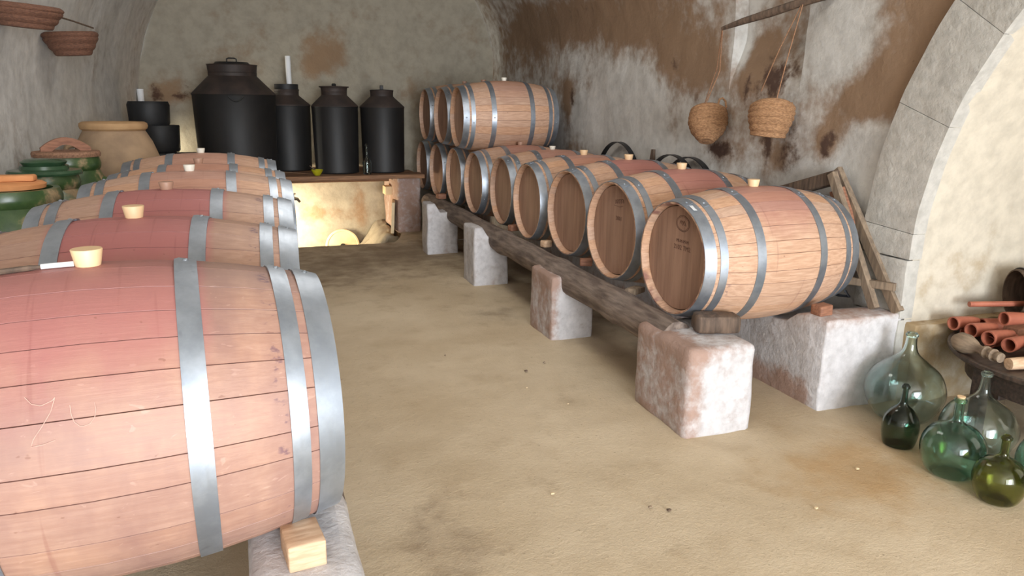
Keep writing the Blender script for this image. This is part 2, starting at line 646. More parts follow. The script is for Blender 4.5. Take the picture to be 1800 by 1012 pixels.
fs = blobs([(4.2, 1.75, .25, .3, .5), (3.98, 1.3, .3, .35, .55), (4.5, 1.22, .3, .18, .6), (3.8, 1.2, .22, .2, .5),
            (3.45, 1.27, .12, .15, .9), (3.25, 1.5, .35, .14, .9), (2.95, 1.62, .28, .16, .8), (2.75, 1.9, .2, .3, 1.0), (3.0, 2.15, .15, .35, .5),
            (4.95, 1.75, .5, .35, .65), (5.6, 2.1, .6, .3, .6), (6.7, 2.25, .8, .22, .8), (8.2, 2.3, .8, .25, .75),
            (7.1, 1.5, .14, .3, .9), (5.1, 1.35, .2, .2, .5), (6.9, 1.0, .35, .2, .7), (5.75, 1.5, .65, .4, -.75), (6.9, 1.85, .6, .15, -.3),
            (5.6, 1.15, .6, .25, -.4), (4.36, 1.85, .08, .3, -.6), (3.45, 1.85, .2, .3, -.8), (3.2, 1.15, .6, .2, -.3)],
           lambda u, v: .02 + .42 * sstep(v, 1.35, 1.75) - .1 * sstep(v, 1.2, .8))
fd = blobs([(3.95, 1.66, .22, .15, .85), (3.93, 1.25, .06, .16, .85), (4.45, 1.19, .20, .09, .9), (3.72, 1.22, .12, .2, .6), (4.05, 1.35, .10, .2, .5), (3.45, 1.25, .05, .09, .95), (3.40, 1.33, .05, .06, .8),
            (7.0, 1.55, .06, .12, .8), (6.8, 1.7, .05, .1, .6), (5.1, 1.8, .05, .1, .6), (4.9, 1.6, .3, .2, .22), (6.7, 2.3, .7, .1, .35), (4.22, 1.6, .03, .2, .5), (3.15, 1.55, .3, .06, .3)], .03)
blob_attr(wall_right.data, 'stain', lambda c: fs(c.y, c.z))
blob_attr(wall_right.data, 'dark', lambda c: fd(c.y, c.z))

mb = MB()
grid(mb, lin(YF, YB, 170), lin(0, ZT, 64), lambda Y, z: (prof_l(Y, z) + rough((2, Y, z), .02), Y, z))
mb.f = [tuple(reversed(q)) for q in mb.f]
wall_left = structure(part('wall_left', mb, WALL))
fl = blobs([(5.4, 1.2, .6, .3, .3), (7.6, 2.0, .8, .6, .2), (9.2, 2.0, .5, 1.0, .3), (5.0, .9, 1, .4, .15), (7.2, 1.1, 1.0, .3, -.2)], -.08)
blob_attr(wall_left.data, 'stain', lambda c: fl(c.y, c.z))
blob_attr(wall_left.data, 'dark', lambda c: 0.0)

mb = MB()


def ceil_pt(Y, t):
    xm, a = (xl(Y) + XR) / 2, (XR - xl(Y)) / 2
    zs = zr(Y) if t < PI / 2 else 1.35
    return (xm + a * math.cos(t), Y, zs + (CROWN - zs) * math.sin(t))


vk = 30
Ys = lin(YF, YB, 60)
k = len(mb.v)
for Y in Ys:
    zs = zr(Y)
    t0 = math.asin(min(1, (ZT - .02 - zs) / (CROWN - zs)))
    t1 = PI - math.asin((ZT - .02 - 1.35) / (CROWN - 1.35))
    for j in range(vk):
        mb.v.append(ceil_pt(Y, t0 + (t1 - t0) * j / (vk - 1)))
for i in range(len(Ys) - 1):
    for j in range(vk - 1):
        mb.f.append((k + i * vk + j, k + (i + 1) * vk + j, k + (i + 1) * vk + j + 1, k + i * vk + j + 1))
ceiling = structure(part('ceiling', mb, WALL))
blob_attr(ceiling.data, 'stain', lambda c: .3)
blob_attr(ceiling.data, 'dark', lambda c: 0.0)

mb = MB()
grid(mb, lin(-1.6, 3.5, 90), lin(-.9, 3.8, 84), lambda x, z: (x, YB + rough((x, 3, z), .025), z))
wall_back = structure(part('wall_back', mb, WALLB))
fb = blobs([(-.85, 1.6, .22, .16, .6), (-.7, 1.5, .2, .1, .5), (.9, 2.05, .22, .28, .75), (1.15, 2.1, .16, .3, .5), (.75, 1.85, .2, .15, .5), (-.1, 2.0, .5, .3, .25), (2.0, 1.55, .3, .2, .3), (2.7, 2.3, .3, .3, .25),
            (.95, .1, .35, .12, .35), (1.3, .2, .1, .3, .7), (.75, .15, .15, .1, .4), (1.05, 1.55, .35, .16, -.5)], .06)
fbd = blobs([(-.72, 1.52, .12, .06, .9), (-.95, 1.55, .08, .12, .8), (-.62, 1.62, .06, .1, .5)], .0)
blob_attr(wall_back.data, 'stain', lambda c: fb(c.x, c.z))
blob_attr(wall_back.data, 'dark', lambda c: fbd(c.x, c.z))

# front wall with an assumed doorway opening, where the front lamps stand
mb = MB()
for lo, hi in (((-2.0, YF - .3, 0), (-1.4, YF, 3.8)), ((3.0, YF - .3, 0), (5.0, YF, 3.8)), ((-1.4, YF - .3, 3.1), (3.0, YF, 3.8))):
    mb.rough_box(lo, hi, (4, 2, 4), .02, .004)
structure(part('wall_front', mb, WALL))

# floor with the vat pit cut out at the far end
PX = 1.45
mb = MB()
grid(mb, lin(-1.8, 3.25, 100), lin(YF, 7.96, 220), lambda x, y: (x, y, .010 * noise.noise(Vector((x * 1.3, y * 1.3, 0))) + .004 * noise.noise(Vector((x * 7, y * 7, 2)))))
k = len(mb.v)
edge = [(1.42, 7.95), (1.50, 8.12), (1.56, 8.3), (1.62, 8.5), (1.66, 8.8), (1.66, 9.62)]
for x, y in edge:
    mb.v += [(x, y, 0), (3.3, y, 0)]
for i in range(len(edge) - 1):
    mb.f.append((k + 2 * i, k + 2 * i + 1, k + 2 * i + 3, k + 2 * i + 2))
grid(mb, lin(3.25, 4.7, 20), lin(-1.4, 3.0, 40), lambda x, y: (x, y, .004 * noise.noise(Vector((x * 7, y * 7, 2)))))
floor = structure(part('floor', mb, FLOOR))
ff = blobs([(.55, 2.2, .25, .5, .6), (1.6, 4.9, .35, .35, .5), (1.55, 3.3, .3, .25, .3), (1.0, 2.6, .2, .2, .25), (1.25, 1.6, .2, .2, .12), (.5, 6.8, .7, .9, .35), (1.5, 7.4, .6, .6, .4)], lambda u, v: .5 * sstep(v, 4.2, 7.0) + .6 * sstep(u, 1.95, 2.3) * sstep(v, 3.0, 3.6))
fw_ = blobs([(2.5, 2.3, .6, .4, .7), (2.1, 2.0, .5, .4, .4), (2.2, 3.3, .3, .4, .4), (1.9, 1.2, .5, .3, .3)], .05)
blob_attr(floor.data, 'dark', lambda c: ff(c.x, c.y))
blob_attr(floor.data, 'stain', lambda c: fw_(c.x, c.y))
# pit sides
mb = MB()
mb.v += [(-1.5, 7.955, 0), (1.42, 7.955, 0), (1.42, 7.955, -.8), (-1.5, 7.955, -.8)]
mb.f.append((0, 1, 2, 3))
k = len(mb.v)
for x, y in edge:
    mb.v += [(x, y, 0), (x, y, -.8)]
for i in range(len(edge) - 1):
    mb.f.append((k + 2 * i, k + 2 * i + 2, k + 2 * i + 3, k + 2 * i + 1))
k = len(mb.v)
mb.v += [(-1.5, 7.955, -.8), (1.9, 7.955, -.8), (1.9, 9.7, -.8), (-1.5, 9.7, -.8), (-1.25, 7.955, 0), (-1.25, 9.7, 0), (-1.25, 9.7, -.8), (-1.25, 7.955, -.8)]
mb.f += [(k, k + 1, k + 2, k + 3), (k + 4, k + 5, k + 6, k + 7)]
pitw = structure(part('trim_1', mb, WALLB))
blob_attr(pitw.data, 'stain', lambda c: .3)
blob_attr(pitw.data, 'dark', lambda c: 0.0)

# arched passage in the right wall
mb = MB()
out = [(2.76, 0.0)] + [(2.76, z) for z in (.15, .3, .43, .6)] + [(AY + AR * math.cos(t), AZ + AR * math.sin(t)) for t in lin(0, PI, 41)] + [(AY - AR, 0.0)]
nx = 14
for (y, z) in out:
    for i in range(nx):
        x = XR + 1.5 * i / (nx - 1)
        p = rough((x, y, z), .018, 2) if i else 0
        mb.v.append((x, y + p * .6, z + (p if z > 1 else 0)))
for a in range(len(out) - 1):
    for i in range(nx - 1):
        mb.f.append((a * nx + i, (a + 1) * nx + i, (a + 1) * nx + i + 1, a * nx + i + 1))
k = len(mb.v)
mb.v += [(XR + 1.5, -1.2, 0), (XR + 1.5, 3, 0), (XR + 1.5, 3, 2.8), (XR + 1.5, -1.2, 2.8)]
mb.f.append((k, k + 1, k + 2, k + 3))
reveal = structure(part('wall_passage', mb, CREAM))
fr_ = blobs([(3.35, .52, .3, .1, .3), (3.6, .65, .15, .2, .25), (3.15, .5, .05, .3, .3)], -.05)
blob_attr(reveal.data, 'stain', lambda c: fr_(c.x, c.z))
blob_attr(reveal.data, 'dark', lambda c: .12 if abs(c.z - .46) < .06 else 0)
# lower footing of the jamb, a little proud
mb = MB()
mb.rough_box((XR + .01, 2.70, 0), (XR + 1.45, 2.80, .425), (30, 2, 10), .012, .010, 9)
foot = structure(part('trim_2', mb, CREAM))
blob_attr(foot.data, 'stain', lambda c: .72)
blob_attr(foot.data, 'dark', lambda c: .35 * sstep(c.z, .37, .43))

# voussoirs of the arch, each a block standing proud of the plaster
ang = [-.0, 4, 20.5, 34.2, 49, 64, 79, 94, 109, 124, 139, 154, 169, 180]


def voussoir(a0, a1, seed):
    m = MB()
    na, nr = 8, 6
    a0, a1 = math.radians(a0) + .0007, math.radians(a1) - .0007
    for s, xx in ((0, XR - .035), (1, XR + .05)):
        for i in range(na + 1):
            a = a0 + (a1 - a0) * i / na
            for j in range(nr + 1):
                r = AR - .004 + (ARO - AR + .004) * j / nr
                b = .005 if (i in (0, na) or j in (0, nr)) and s == 0 else 0
                jj = .006 * noise.noise(Vector((a * 9, r * 9, seed))) if j in (0, nr) else 0
                m.v.append((xx + b + .004 * noise.noise(Vector((a * 12, r * 8, seed))), AY + (r + jj) * math.cos(a), AZ + (r + jj) * math.sin(a)))
    st = (na + 1) * (nr + 1)
    idd = lambda s, i, j: s * st + i * (nr + 1) + j
    for i in range(na):
        for j in range(nr):
            m.f.append((idd(0, i, j), idd(0, i, j + 1), idd(0, i + 1, j + 1), idd(0, i + 1, j)))
    for i in range(na):
        m.f.append((idd(0, i, 0), idd(0, i + 1, 0), idd(1, i + 1, 0), idd(1, i, 0)))
        m.f.append((idd(0, i, nr), idd(1, i, nr), idd(1, i + 1, nr), idd(0, i + 1, nr)))
    for j in range(nr):
        m.f.append((idd(0, 0, j), idd(1, 0, j), idd(1, 0, j + 1), idd(0, 0, j + 1)))
        m.f.append((idd(0, na, j), idd(0, na, j + 1), idd(1, na, j + 1), idd(1, na, j)))
    return m


def stone_attr(o, base=.0, s=0):
    blob_attr(o.data, 'stain', lambda c: base + .15 * noise.noise(c * 2))
    blob_attr(o.data, 'dark', lambda c: 0.0)
    return o


for i in range(len(ang) - 1):
    if ang[i] < 128:
        stone_attr(part('voussoir', voussoir(ang[i], ang[i + 1], i), STONE, wall_right))
for (z0, z1) in ((0.0, .44), (.444, .746)):
    m = MB()
    m.rough_box((XR - .035, 2.758, z0), (XR + .05, 3.07, z1), (2, 8, 8), .006, .004, 8)
    stone_attr(part('voussoir', m, STONE, wall_right))

# ------------------------------------------------------------------ masonry piers and bearers


def pier(name, label, lo, hi, seed, n=(12, 14, 16), r=.018, amp=.008, st=None, taper=0.02, ear=0, mat=PIER):
    cx, cy = (lo[0] + hi[0]) / 2, (lo[1] + hi[1]) / 2
    m = MB()
    m.rough_box((lo[0] - cx, lo[1] - cy, -.02), (hi[0] - cx, hi[1] - cy, hi[2]), n, r, amp, 5, seed, taper=taper)
    if ear:
        m.v = [(x, y, z + ear * sstep(-x, .03, .07) * sstep(z, hi[2] - .12, hi[2])) for x, y, z in m.v]
    o = part(name, m, mat, angle=60)
    o.location = (cx, cy, lo[2])
    tag(o, label, 'pier', 'whitewashed piers under the barrels')
    f = st or (lambda p: .25)
    blob_attr(o.data, 'stain', lambda c: f(c))
    blob_attr(o.data, 'dark', lambda c: 0.0)
    return o


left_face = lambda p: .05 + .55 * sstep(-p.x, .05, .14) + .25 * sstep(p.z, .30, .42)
pier('masonry_pier', 'broad white front pier carrying the near end of the right-hand log', (1.79, 2.69, 0), (2.15, 3.2, .425), 1, st=left_face, r=.03)
pier('masonry_pier', 'second whitewashed pier from the front under the right-hand log', (1.755, 4.22, 0), (2.05, 4.62, .42), 2, st=left_face)
pier('masonry_pier', 'third whitewashed pier from the front under the right-hand log', (1.70, 5.79, 0), (2.0, 6.13, .41), 3, st=lambda p: .1, ear=.075)
pier('masonry_pier', 'farthest white pier under the right-hand log, nearest the dark cans', (1.63, 7.2, 0), (1.95, 7.46, .42), 4, st=lambda p: .1, ear=.09)


def log(name, label, pts, rads, seed, knots=()):
    m = MB()
    P, Rr = [], []
    n = 60
    for i in range(n):
        t = i / (n - 1) * (len(pts) - 1)
        a = min(int(t), len(pts) - 2)
        u = t - a
        p = Vector(pts[a]).lerp(Vector(pts[a + 1]), u)
        p += Vector((.012 * noise.noise(Vector((p.y * 1.2, seed, 0))), 0, .008 * noise.noise(Vector((p.y * 1.1, seed, 5)))))
        P.append(p)
        r = rads[a] * (1 - u) + rads[a + 1] * u
        for ky in knots:
            r += .012 * math.exp(-((p.y - ky) / .08) ** 2)
        Rr.append(r)
    m.tube(P, Rr, 20, jitter=.10, seed=seed)
    return tag(part(name, m, LOG, angle=60), label, 'log')


log('support_log', 'long rough log carrying the fronts of the right-hand barrels', [(1.910, 3.0, .372), (1.910, 4.4, .384), (1.915, 6, .390), (1.925, 8.4, .390)], [.093, .094, .090, .087], 3, (4.45, 5.6, 3.6))
log('support_log', 'log hidden under the heads of the left-hand barrels', [(.10, 1.86, .398), (.10, 3.4, .398), (.10, 6.0, .398)], [.088, .09, .088], 9)

# rear plinths and the block that closes the right one
m = MB()
m.rough_box((2.60, 2.765, -.02), (3.075, 9.3, .472), (14, 90, 14), .012, .006, 6, 5)
m.v = [(x, y, z - (.088 * sstep(y, 2.94, 3.10) + .12 * sstep(y, 3.52, 3.62)) * sstep(z, .1, .46)) for x, y, z in m.v]
pl = tag(part('masonry_plinth', m, PIER, angle=60), 'long whitewashed plinth whose white end block stands beside the largest demijohn', 'plinth')
blob_attr(pl.data, 'stain', lambda c: .0 + .45 * sstep(c.z, .44, .47) + (.10 + .75 * sstep(-c.z, -.20, -.06)) * sstep(c.y, 2.8, 2.84))
blob_attr(pl.data, 'dark', lambda c: 0.0)
log('support_log', 'log hidden on the plinth under the backs of the right-hand barrels', [(2.76, 3.66, .318), (2.76, 6, .318), (2.76, 9.2, .318)], [.075, .075, .075], 14)
m = MB()
m.rough_box((-.84, 1.3, -.02), (-.50, 5.75, .40), (8, 40, 10), .02, .006, 6, 8)
pl = tag(part('masonry_plinth', m, PIER, angle=60), 'plinth hidden under the backs of the left-hand barrels', 'plinth')
blob_attr(pl.data, 'stain', lambda c: .2)
blob_attr(pl.data, 'dark', lambda c: 0.0)
pier('masonry_pier', 'whitewashed pier under the nearest left barrel at the photo\'s bottom edge', (-.07, 1.20, 0), (.185, 1.88, .478), 11, st=lambda p: .02, r=.04)
for i, y in enumerate((3.3, 4.7, 5.7)):
    pier('masonry_pier', ['short pier hidden under the third left barrel', 'short pier hidden under the fourth left barrel', 'short pier hidden under the farthest left barrel'][i], (-.05, y, 0), (.19, y + .3, .40), 20 + i)

# ------------------------------------------------------------------ barrels
BL, RBIL, REND = .95, .347, .281
NST = 28


def r_at(x):
    u = abs(x - BL / 2) / (BL / 2)
    return RBIL - (RBIL - REND) * u ** 2.0


wd = [rnd.uniform(.75, 1.25) for _ in range(NST)]
sw = sum(wd)
edges_ = [0]
for q in wd:
    edges_.append(edges_[-1] + q / sw * 2 * PI)
turn0 = PI / 2 - (edges_[0] + edges_[1]) / 2          # first stave carries the bung, on top
SX = [0, .018, .042, .09, .17, .26, .36, .475, .59, .69, .78, .86, .908, .932, .95]
NX = len(SX)


def stave_mesh(a0, a1):
    m = MB()
    th = .026
    for i in range(NX):
        x = SX[i]
        R = r_at(x)
        th = .026 if .04 < x < .91 else (.006 if x in (0, BL) else .015)
        g, c = .0003 / R, .0010 / R
        A = [a0 + g, a0 + g + c, a0 + (a1 - a0) * .35, a0 + (a1 - a0) * .65, a1 - g - c, a1 - g]
        D = [.0012, 0, 0, 0, 0, .0012]
        for a, d in zip(A, D):
            m.v.append((x, (R - d) * math.cos(a), RBIL + (R - d) * math.sin(a)))
        for a in (a1 - g, a0 + g):
            m.v.append((x, (R - th) * math.cos(a), RBIL + (R - th) * math.sin(a)))
    for i in range(NX - 1):
        for j in range(8):
            k = (j + 1) % 8
            m.f.append((i * 8 + j, (i + 1) * 8 + j, (i + 1) * 8 + k, i * 8 + k))
    m.f.append(tuple(range(8)))
    m.f.append(tuple(reversed(range((NX - 1) * 8, NX * 8))))
    me = m.mesh('stave', OAK, 40)
    a = me.attributes.new('seam', 'FLOAT', 'POINT')
    a.data.foreach_set('value', [1.0 if i % 8 in (0, 5) else 0.0 for i in range(len(me.vertices))])
    return me


STAVES = [stave_mesh(edges_[i] + turn0, edges_[i + 1] + turn0) for i in range(NST)]
HR = .2605
hb = [-HR, -.19, -.115, -.045, .03, .105, .18, HR]


def head_board(y0, y1, x0=.040):
    m = MB()
    n = 7
    y0, y1 = y0 + .0006, y1 - .0006
    top, bot = [], []
    for i in range(n):
        y = y0 + (y1 - y0) * i / (n - 1)
        h = math.sqrt(max(0, HR * HR - y * y))
        top.append((y, h)); bot.append((y, -h))
    ring = bot + top[::-1]
    N = len(ring)
    for x in (x0, x0 + .02):
        m.v += [(x, y, RBIL + z) for y, z in ring]
    m.f.append(tuple(range(N)))
    m.f.append(tuple(reversed(range(N, 2 * N))))
    for i in range(N):
        j = (i + 1) % N
        m.f.append((i, i + N, j + N, j))
    return m.mesh('head_board', HEAD, 30)


BOARDS = [head_board(hb[i], hb[i + 1]) for i in range(len(hb) - 1)]


def disc_mesh():
    m = MB()
    m.lathe([(0, 0), (HR, 0), (HR, .02), (0, .02)], 32, Matrix.Translation((BL - .05, 0, RBIL)) @ Matrix.Rotation(PI / 2, 4, 'Y'))
    return m.mesh('rear_head', HEAD)


DISC = disc_mesh()


def hoop_mesh(x0, x1):
    """riveted band, its overlapping end on top"""
    m = MB()
    seg = 64
    tk = .0032
    rows = []
    ths_ = [2 * PI * i / seg for i in range(seg + 1)] + [2 * PI + .10, 2 * PI + .16]
    for i, t in enumerate(ths_):
        lift = 0.0 if i <= seg - 3 else min(1, (i - (seg - 3)) / 2) * .0026
        a = t + PI / 2 - .05
        w0, w1 = x0, x1
        if i == len(ths_) - 1:
            w0, w1 = x0 + (x1 - x0) * .2, x1 - (x1 - x0) * .2
        r0, r1 = r_at(x0) + .0004 + lift, r_at(x1) + .0004 + lift
        q = []
        for x, r in ((w0, r0 + tk), (w1, r1 + tk), (w1, r1), (w0, r0)):
            q.append((x, r * math.cos(a), RBIL + r * math.sin(a)))
        rows.append(len(m.v))
        m.v += q
    for a, b in zip(rows, rows[1:]):
        for j in range(4):
            k = (j + 1) % 4
            m.f.append((a + j, a + k, b + k, b + j))
    m.f.append(tuple(rows[0] + j for j in (3, 2, 1, 0)))
    m.f.append(tuple(rows[-1] + j for j in range(4)))
    return m.mesh('hoop', STEEL, 30)


def rivet_mesh(xc):
    m = MB()
    a = PI / 2 + .015
    r = r_at(xc) + .0055
    z0 = [(.007, 0), (.006, .0025), (.0035, .004), (0, .0046)]
    M_ = Matrix.Translation((xc, r * math.cos(a), RBIL + r * math.sin(a))) @ Matrix.Rotation(a - PI / 2, 4, 'X')
    m.lathe(z0, 10, M_)
    return m.mesh('rivet', STEEL, 50)


HX = [(.0, .056), (.074, .112), (.262, .308)]
HX = HX + [(BL - b, BL - a) for a, b in HX[::-1]]
HOOPS = [hoop_mesh(a, b) for a, b in HX]
RIVETS = [rivet_mesh((a + b) / 2) for a, b in HX]


def bung_mesh(mat, r=.031, h=.036):
    m = MB()
    m.lathe([(r * .55, -.03), (r * .80, 0), (r, h - .002), (r * .97, h), (0, h)], 24, Matrix.Translation((BL / 2, 0, 2 * RBIL - .001)))
    return m.mesh('bung', mat, 40)


BUNGS = {'c': bung_mesh(BUNG), 'w': bung_mesh(BUNGW, .027, .03), 't': bung_mesh(BUNGT, .028, .03)}
STRUT = math.pi


def barrel(label, X, Y, Z, rot, group, stain=.5, pink=0.0, bung='c', hoop_turn=0.0, rim=0.0):
    """X,Y,Z: centre of the head that faces the aisle; rot about Z"""
    e = empty('wine_barrel', label, 'barrel', (X, Y, Z - RBIL), (0, 0, rot), group)
    for me in STAVES:
        o = link('stave', me, e)
        o['stain'] = stain
        o['pink'] = pink
        o['rim'] = rim
    for me in BOARDS:
        link('head_board', me, e)
    link('rear_head', DISC, e)
    for i, (me, rv) in enumerate(zip(HOOPS, RIVETS)):
        h = link('hoop', me, e)
        if hoop_turn:
            t = hoop_turn + (.15 if i % 2 else 0)
            h.matrix_local = Matrix.Translation((0, 0, RBIL)) @ Matrix.Rotation(t, 4, 'X') @ Matrix.Translation((0, 0, -RBIL))
        link('rivet', rv, h)
    b = link('bung', BUNGS[bung], e)
    if bung == 'c': b['label'] = 'cream silicone bung'
    elif bung == 'w': b['label'] = 'white silicone bung'
    else: b['label'] = 'dull tan silicone bung'
    return e


RX, RH = 1.9739, .7573
Ry = [3.183, 3.873, 4.584, 5.319, 6.039, 6.759, 7.476, 8.197, 8.917]
Rdx = [-.014, -.009, .014, .002, .032, -.001, -.001, -.010, -.012]
Ra = [2.874, 3.533, 3.848, 1.096, .431, 1.281, 1.293, 1.705, .259]
Rdh = [-.020, .010, .014, .001, -.001, -.002, -.006, -.001, -.004]
rl = ['nearest barrel of the right-hand row, purple-stained rim, printed head and white sticker',
      'right-hand barrel second from the front, scrawled brand on its head',
      'right-hand barrel third from the front, large plain brown head',
      'right-hand barrel fourth from the front, in the bottom row',
      'right-hand barrel fifth from the front, just clear of the stacked barrels',
      'right-hand bottom-row barrel under the front of the stacked barrels',
      'bottom-row barrel third from the back on the right, under the stack',
      'bottom-row barrel second from the back on the right, under the stack',
      'farthest bottom-row barrel on the right, beside the black cans']
rs = [.55, .75, .8, .45, .45, .5, .4, .4, .4]
rb = ['c', 'c', 'c', 'c', 'w', 't', 't', 't', 't']
right_row = []
for i in range(9):
    right_row.append(barrel(rl[i], RX + Rdx[i], Ry[i], RH + Rdh[i], math.radians(Ra[i]), 'bottom row of barrels on the right', rs[i], .08 if i else .0, rb[i], [.2, .3, .1, 0, .4, 2.0, 1.4, 1.2, 1.0][i], 0.9 if i == 0 else 0.0))
TX, TH = 1.926, 1.352
tl = ['front barrel of the three stacked on the right row, side in full view', 'middle barrel of the three stacked on the right row', 'rear barrel of the three stacked on the right row, nearest the back wall']
Ty = [7.117, 7.837, 8.557]
for i in range(3):
    barrel(tl[i], TX + [-.01, .01, 0][i], Ty[i], TH, math.radians([-1.7, 1.08, -.08][i]), 'barrels stacked on top of the right row', .25, .12, ['w', 't', 't'][i], [1.55, .6, 1.2][i])
LX, LH = .1636, .7883
Ly = [1.797, 2.502, 3.246, 3.991, 4.727, 5.467]
Ldx = [-.030, -.034, -.008, .031, .032, .008]
La = [4.068, -1.937, -1.376, .495, .051, -.076]
Ldh = [.001, -.005, 0, .010, -.010, .005]
ll = ['nearest left-hand barrel, large and rosy, filling the photo\'s lower left corner',
      'left-hand barrel second from the front, dark red round its bung',
      'left-hand barrel third from the front, dark red stain and cream bung',
      'left-hand barrel fourth from the front, pale wood and white bung',
      'left-hand barrel fifth from the front, mostly hidden',
      'farthest left-hand barrel, in front of the biggest black can']
lb = ['c', 'c', 't', 'w', 't', 'w']
ls = [.75, 1.0, 1.0, .35, .4, .3]
lp = [1.15, .8, .6, .35, .35, .35]
left_row = []
for i in range(6):
    left_row.append(barrel(ll[i], LX + Ldx[i], Ly[i], LH + Ldh[i], math.radians(La[i]) + PI, 'row of barrels on the left', ls[i], lp[i], lb[i], 0.02 * i))

dg = None


def text_part(txt, size, mat, parent, loc, rot, name, ext=.0006, label=None):
    cu = bpy.data.curves.new(name, 'FONT')
    cu.body = txt
    cu.size = size
    cu.align_x = 'CENTER'
    cu.extrude = ext
    cu.resolution_u = 2
    tmp = bpy.data.objects.new(name, cu)
    COL.objects.link(tmp)
    d = bpy.context.evaluated_depsgraph_get()
    me = bpy.data.meshes.new_from_object(tmp.evaluated_get(d))
    bpy.data.objects.remove(tmp)
    bpy.data.curves.remove(cu)
    me.materials.clear()
    me.materials.append(mat)
    o = link(name, me, parent, loc, rot)
    if label: o['label'] = label
    return o


# printing on the two nearest heads (text faces local -X)
HROT = (PI / 2, 0, -PI / 2)
b1, b2 = right_row[0], right_row[1]
text_part('MI-M-M-M', .024, INK, b1, (.0392, -.035, RBIL + .082), HROT, 'stamped_lettering')
text_part('2102 TM2', .034, INK, b1, (.0392, -.035, RBIL + .046), HROT, 'stamped_lettering')
m = MB()
for rr, ww in ((.050, .0016), (.043, .001)):
    n = 40
    pts = [(.0392, -.030 + rr * 1.1 * math.cos(2 * PI * i / n), RBIL + .178 + rr * .78 * math.sin(2 * PI * i / n)) for i in range(n + 1)]
    m.tube(pts, ww, 5)
for dy in (-.02, -.006, .008):
    m.tube([(.0392, -.036 + dy, RBIL + .168), (.0392, -.020 + dy, RBIL + .192), (.0392, -.012 + dy, RBIL + .176)], .0016, 5)
part('oval_brand', m, INK, b1)
m = MB()
m.rough_box((.018, -.022, 0), (.046, .022, .0012), (2, 2, 2), .0004, 0, 1, 0,
            Matrix.Translation((0, 0, RBIL)) @ Matrix.Rotation(.42, 4, 'X') @ Matrix.Translation((0, 0, r_at(.03) + .0035)))
part('sticker', m, WHITE, b1)['label'] = 'small white paper sticker'
m = MB()
cur = []
for i in range(34):
    u = i / 33
    cur.append((.0392, .02 - .10 * u - .010 * math.sin(u * 30), RBIL + .165 + .012 * math.sin(u * 31 + 1) + .014 * u))
m.tube(cur, .0015, 5)
m.tube([(.0392, .03, RBIL + .145), (.0392, -.03, RBIL + .140), (.0392, -.07, RBIL + .150)], .0012, 5)
part('script_brand', m, INK, b2)
text_part('2001', .034, INK, b2, (.0392, -.030, RBIL + .062), HROT, 'stamped_lettering')
# faint chalk figures on the nearest left barrel (its local +Y faces the viewer's side)
l1 = left_row[0]


def on_barrel(x, a, d=.001):
    r = r_at(x) + d
    return (x, r * math.cos(a), RBIL + r * math.sin(a))


def chalk(pts, w=.0008):
    n = len(pts) * 4
    P = []
    for i in range(n):
        t = i / (n - 1) * (len(pts) - 1)
        a = min(int(t), len(pts) - 2)
        u = t - a
        P.append(on_barrel(pts[a][0] * (1 - u) + pts[a + 1][0] * u, pts[a][1] * (1 - u) + pts[a + 1][1] * u, .0004))
    m = MB()
    m.tube(P, w, 5)
    o = part('chalk_mark', m, CHALK, l1)
    return o


def shift(p, dx, da): return [(x + dx, a + da) for x, a in p]


chalk(shift([(.665, 1.02), (.655, .98), (.640, .965), (.622, .985), (.618, 1.0)], -.10, -.50))
chalk(shift([(.618, 1.0), (.625, .93), (.640, .86), (.655, .80), (.660, .76), (.640, .765), (.622, .78)], -.10, -.50))
chalk(shift([(.595, .95), (.594, .90), (.590, .86), (.582, .835), (.574, .832), (.565, .84), (.557, .87), (.554, .91), (.556, .95)], -.10, -.50))

# dip stick lying on the near barrel, wooden wedge and tap
ax = Vector((math.cos(math.radians(La[0])), math.sin(math.radians(La[0])), 0))
c0 = Vector((LX + Ldx[0], Ly[0], LH))


def at_l1(x, a, d):
    r = r_at(x) + d
    side = Vector((ax.y, -ax.x, 0))
    return c0 - ax * x + side * (-r * math.cos(a)) + Vector((0, 0, r * math.sin(a)))


t = empty('dip_stick', 'thin dark dipping stick with a white end lying beside the nearest bung', 'stick', at_l1(.62, 1.62, .003))
base = Vector(t.location)
m = MB()
m.tube([at_l1(x, 1.60, .007) - base for x in lin(.56, .72, 9)], [.003] + [.006] * 7 + [.008], 8)
part('shaft', m, DARKWOOD, t)
m = MB()
m.tube([at_l1(x, 1.60, .007) - base for x in lin(.50, .56, 5)], .0055, 8)
part('white_end', m, WHITE, t)['label'] = 'white end'

# tap in a left barrel head
ti = 3
tp = Vector((LX + Ldx[ti], Ly[ti], LH))
t = empty('barrel_tap', 'small dark tap sticking out past the left barrel heads', 'tap', tp + Vector((-.02, 0.05, .20)))
m = MB(); m.tube([(-.005, 0, 0), (.03, 0, 0), (.05, 0, -.004), (.062, 0, -.02)], [.008, .009, .008, .006], 10)
part('spout', m, BRASS, t)
m = MB(); m.tube([(.03, 0, .005), (.03, 0, .022)], .005, 8); m.bar((.018, 0, .024), (.042, 0, .024), .008, .006)
part('tap_handle', m, BRASS, t)

# chocks
def chock(label, loc, size, mat, rz=0, rx=0, seed=0, r=.008, amp=.003, cat='wedge', name='wood_chock'):
    m = MB()
    m.rough_box((-size[0] / 2, -size[1] / 2, 0), (size[0] / 2, size[1] / 2, size[2]), (6, 6, 4), r, amp, 14, seed)
    o = part(name, m, mat, angle=45)
    o.location = loc
    o.rotation_euler = (rx, 0, rz)
    return tag(o, label, cat, 'wedges and blocks holding the barrels')


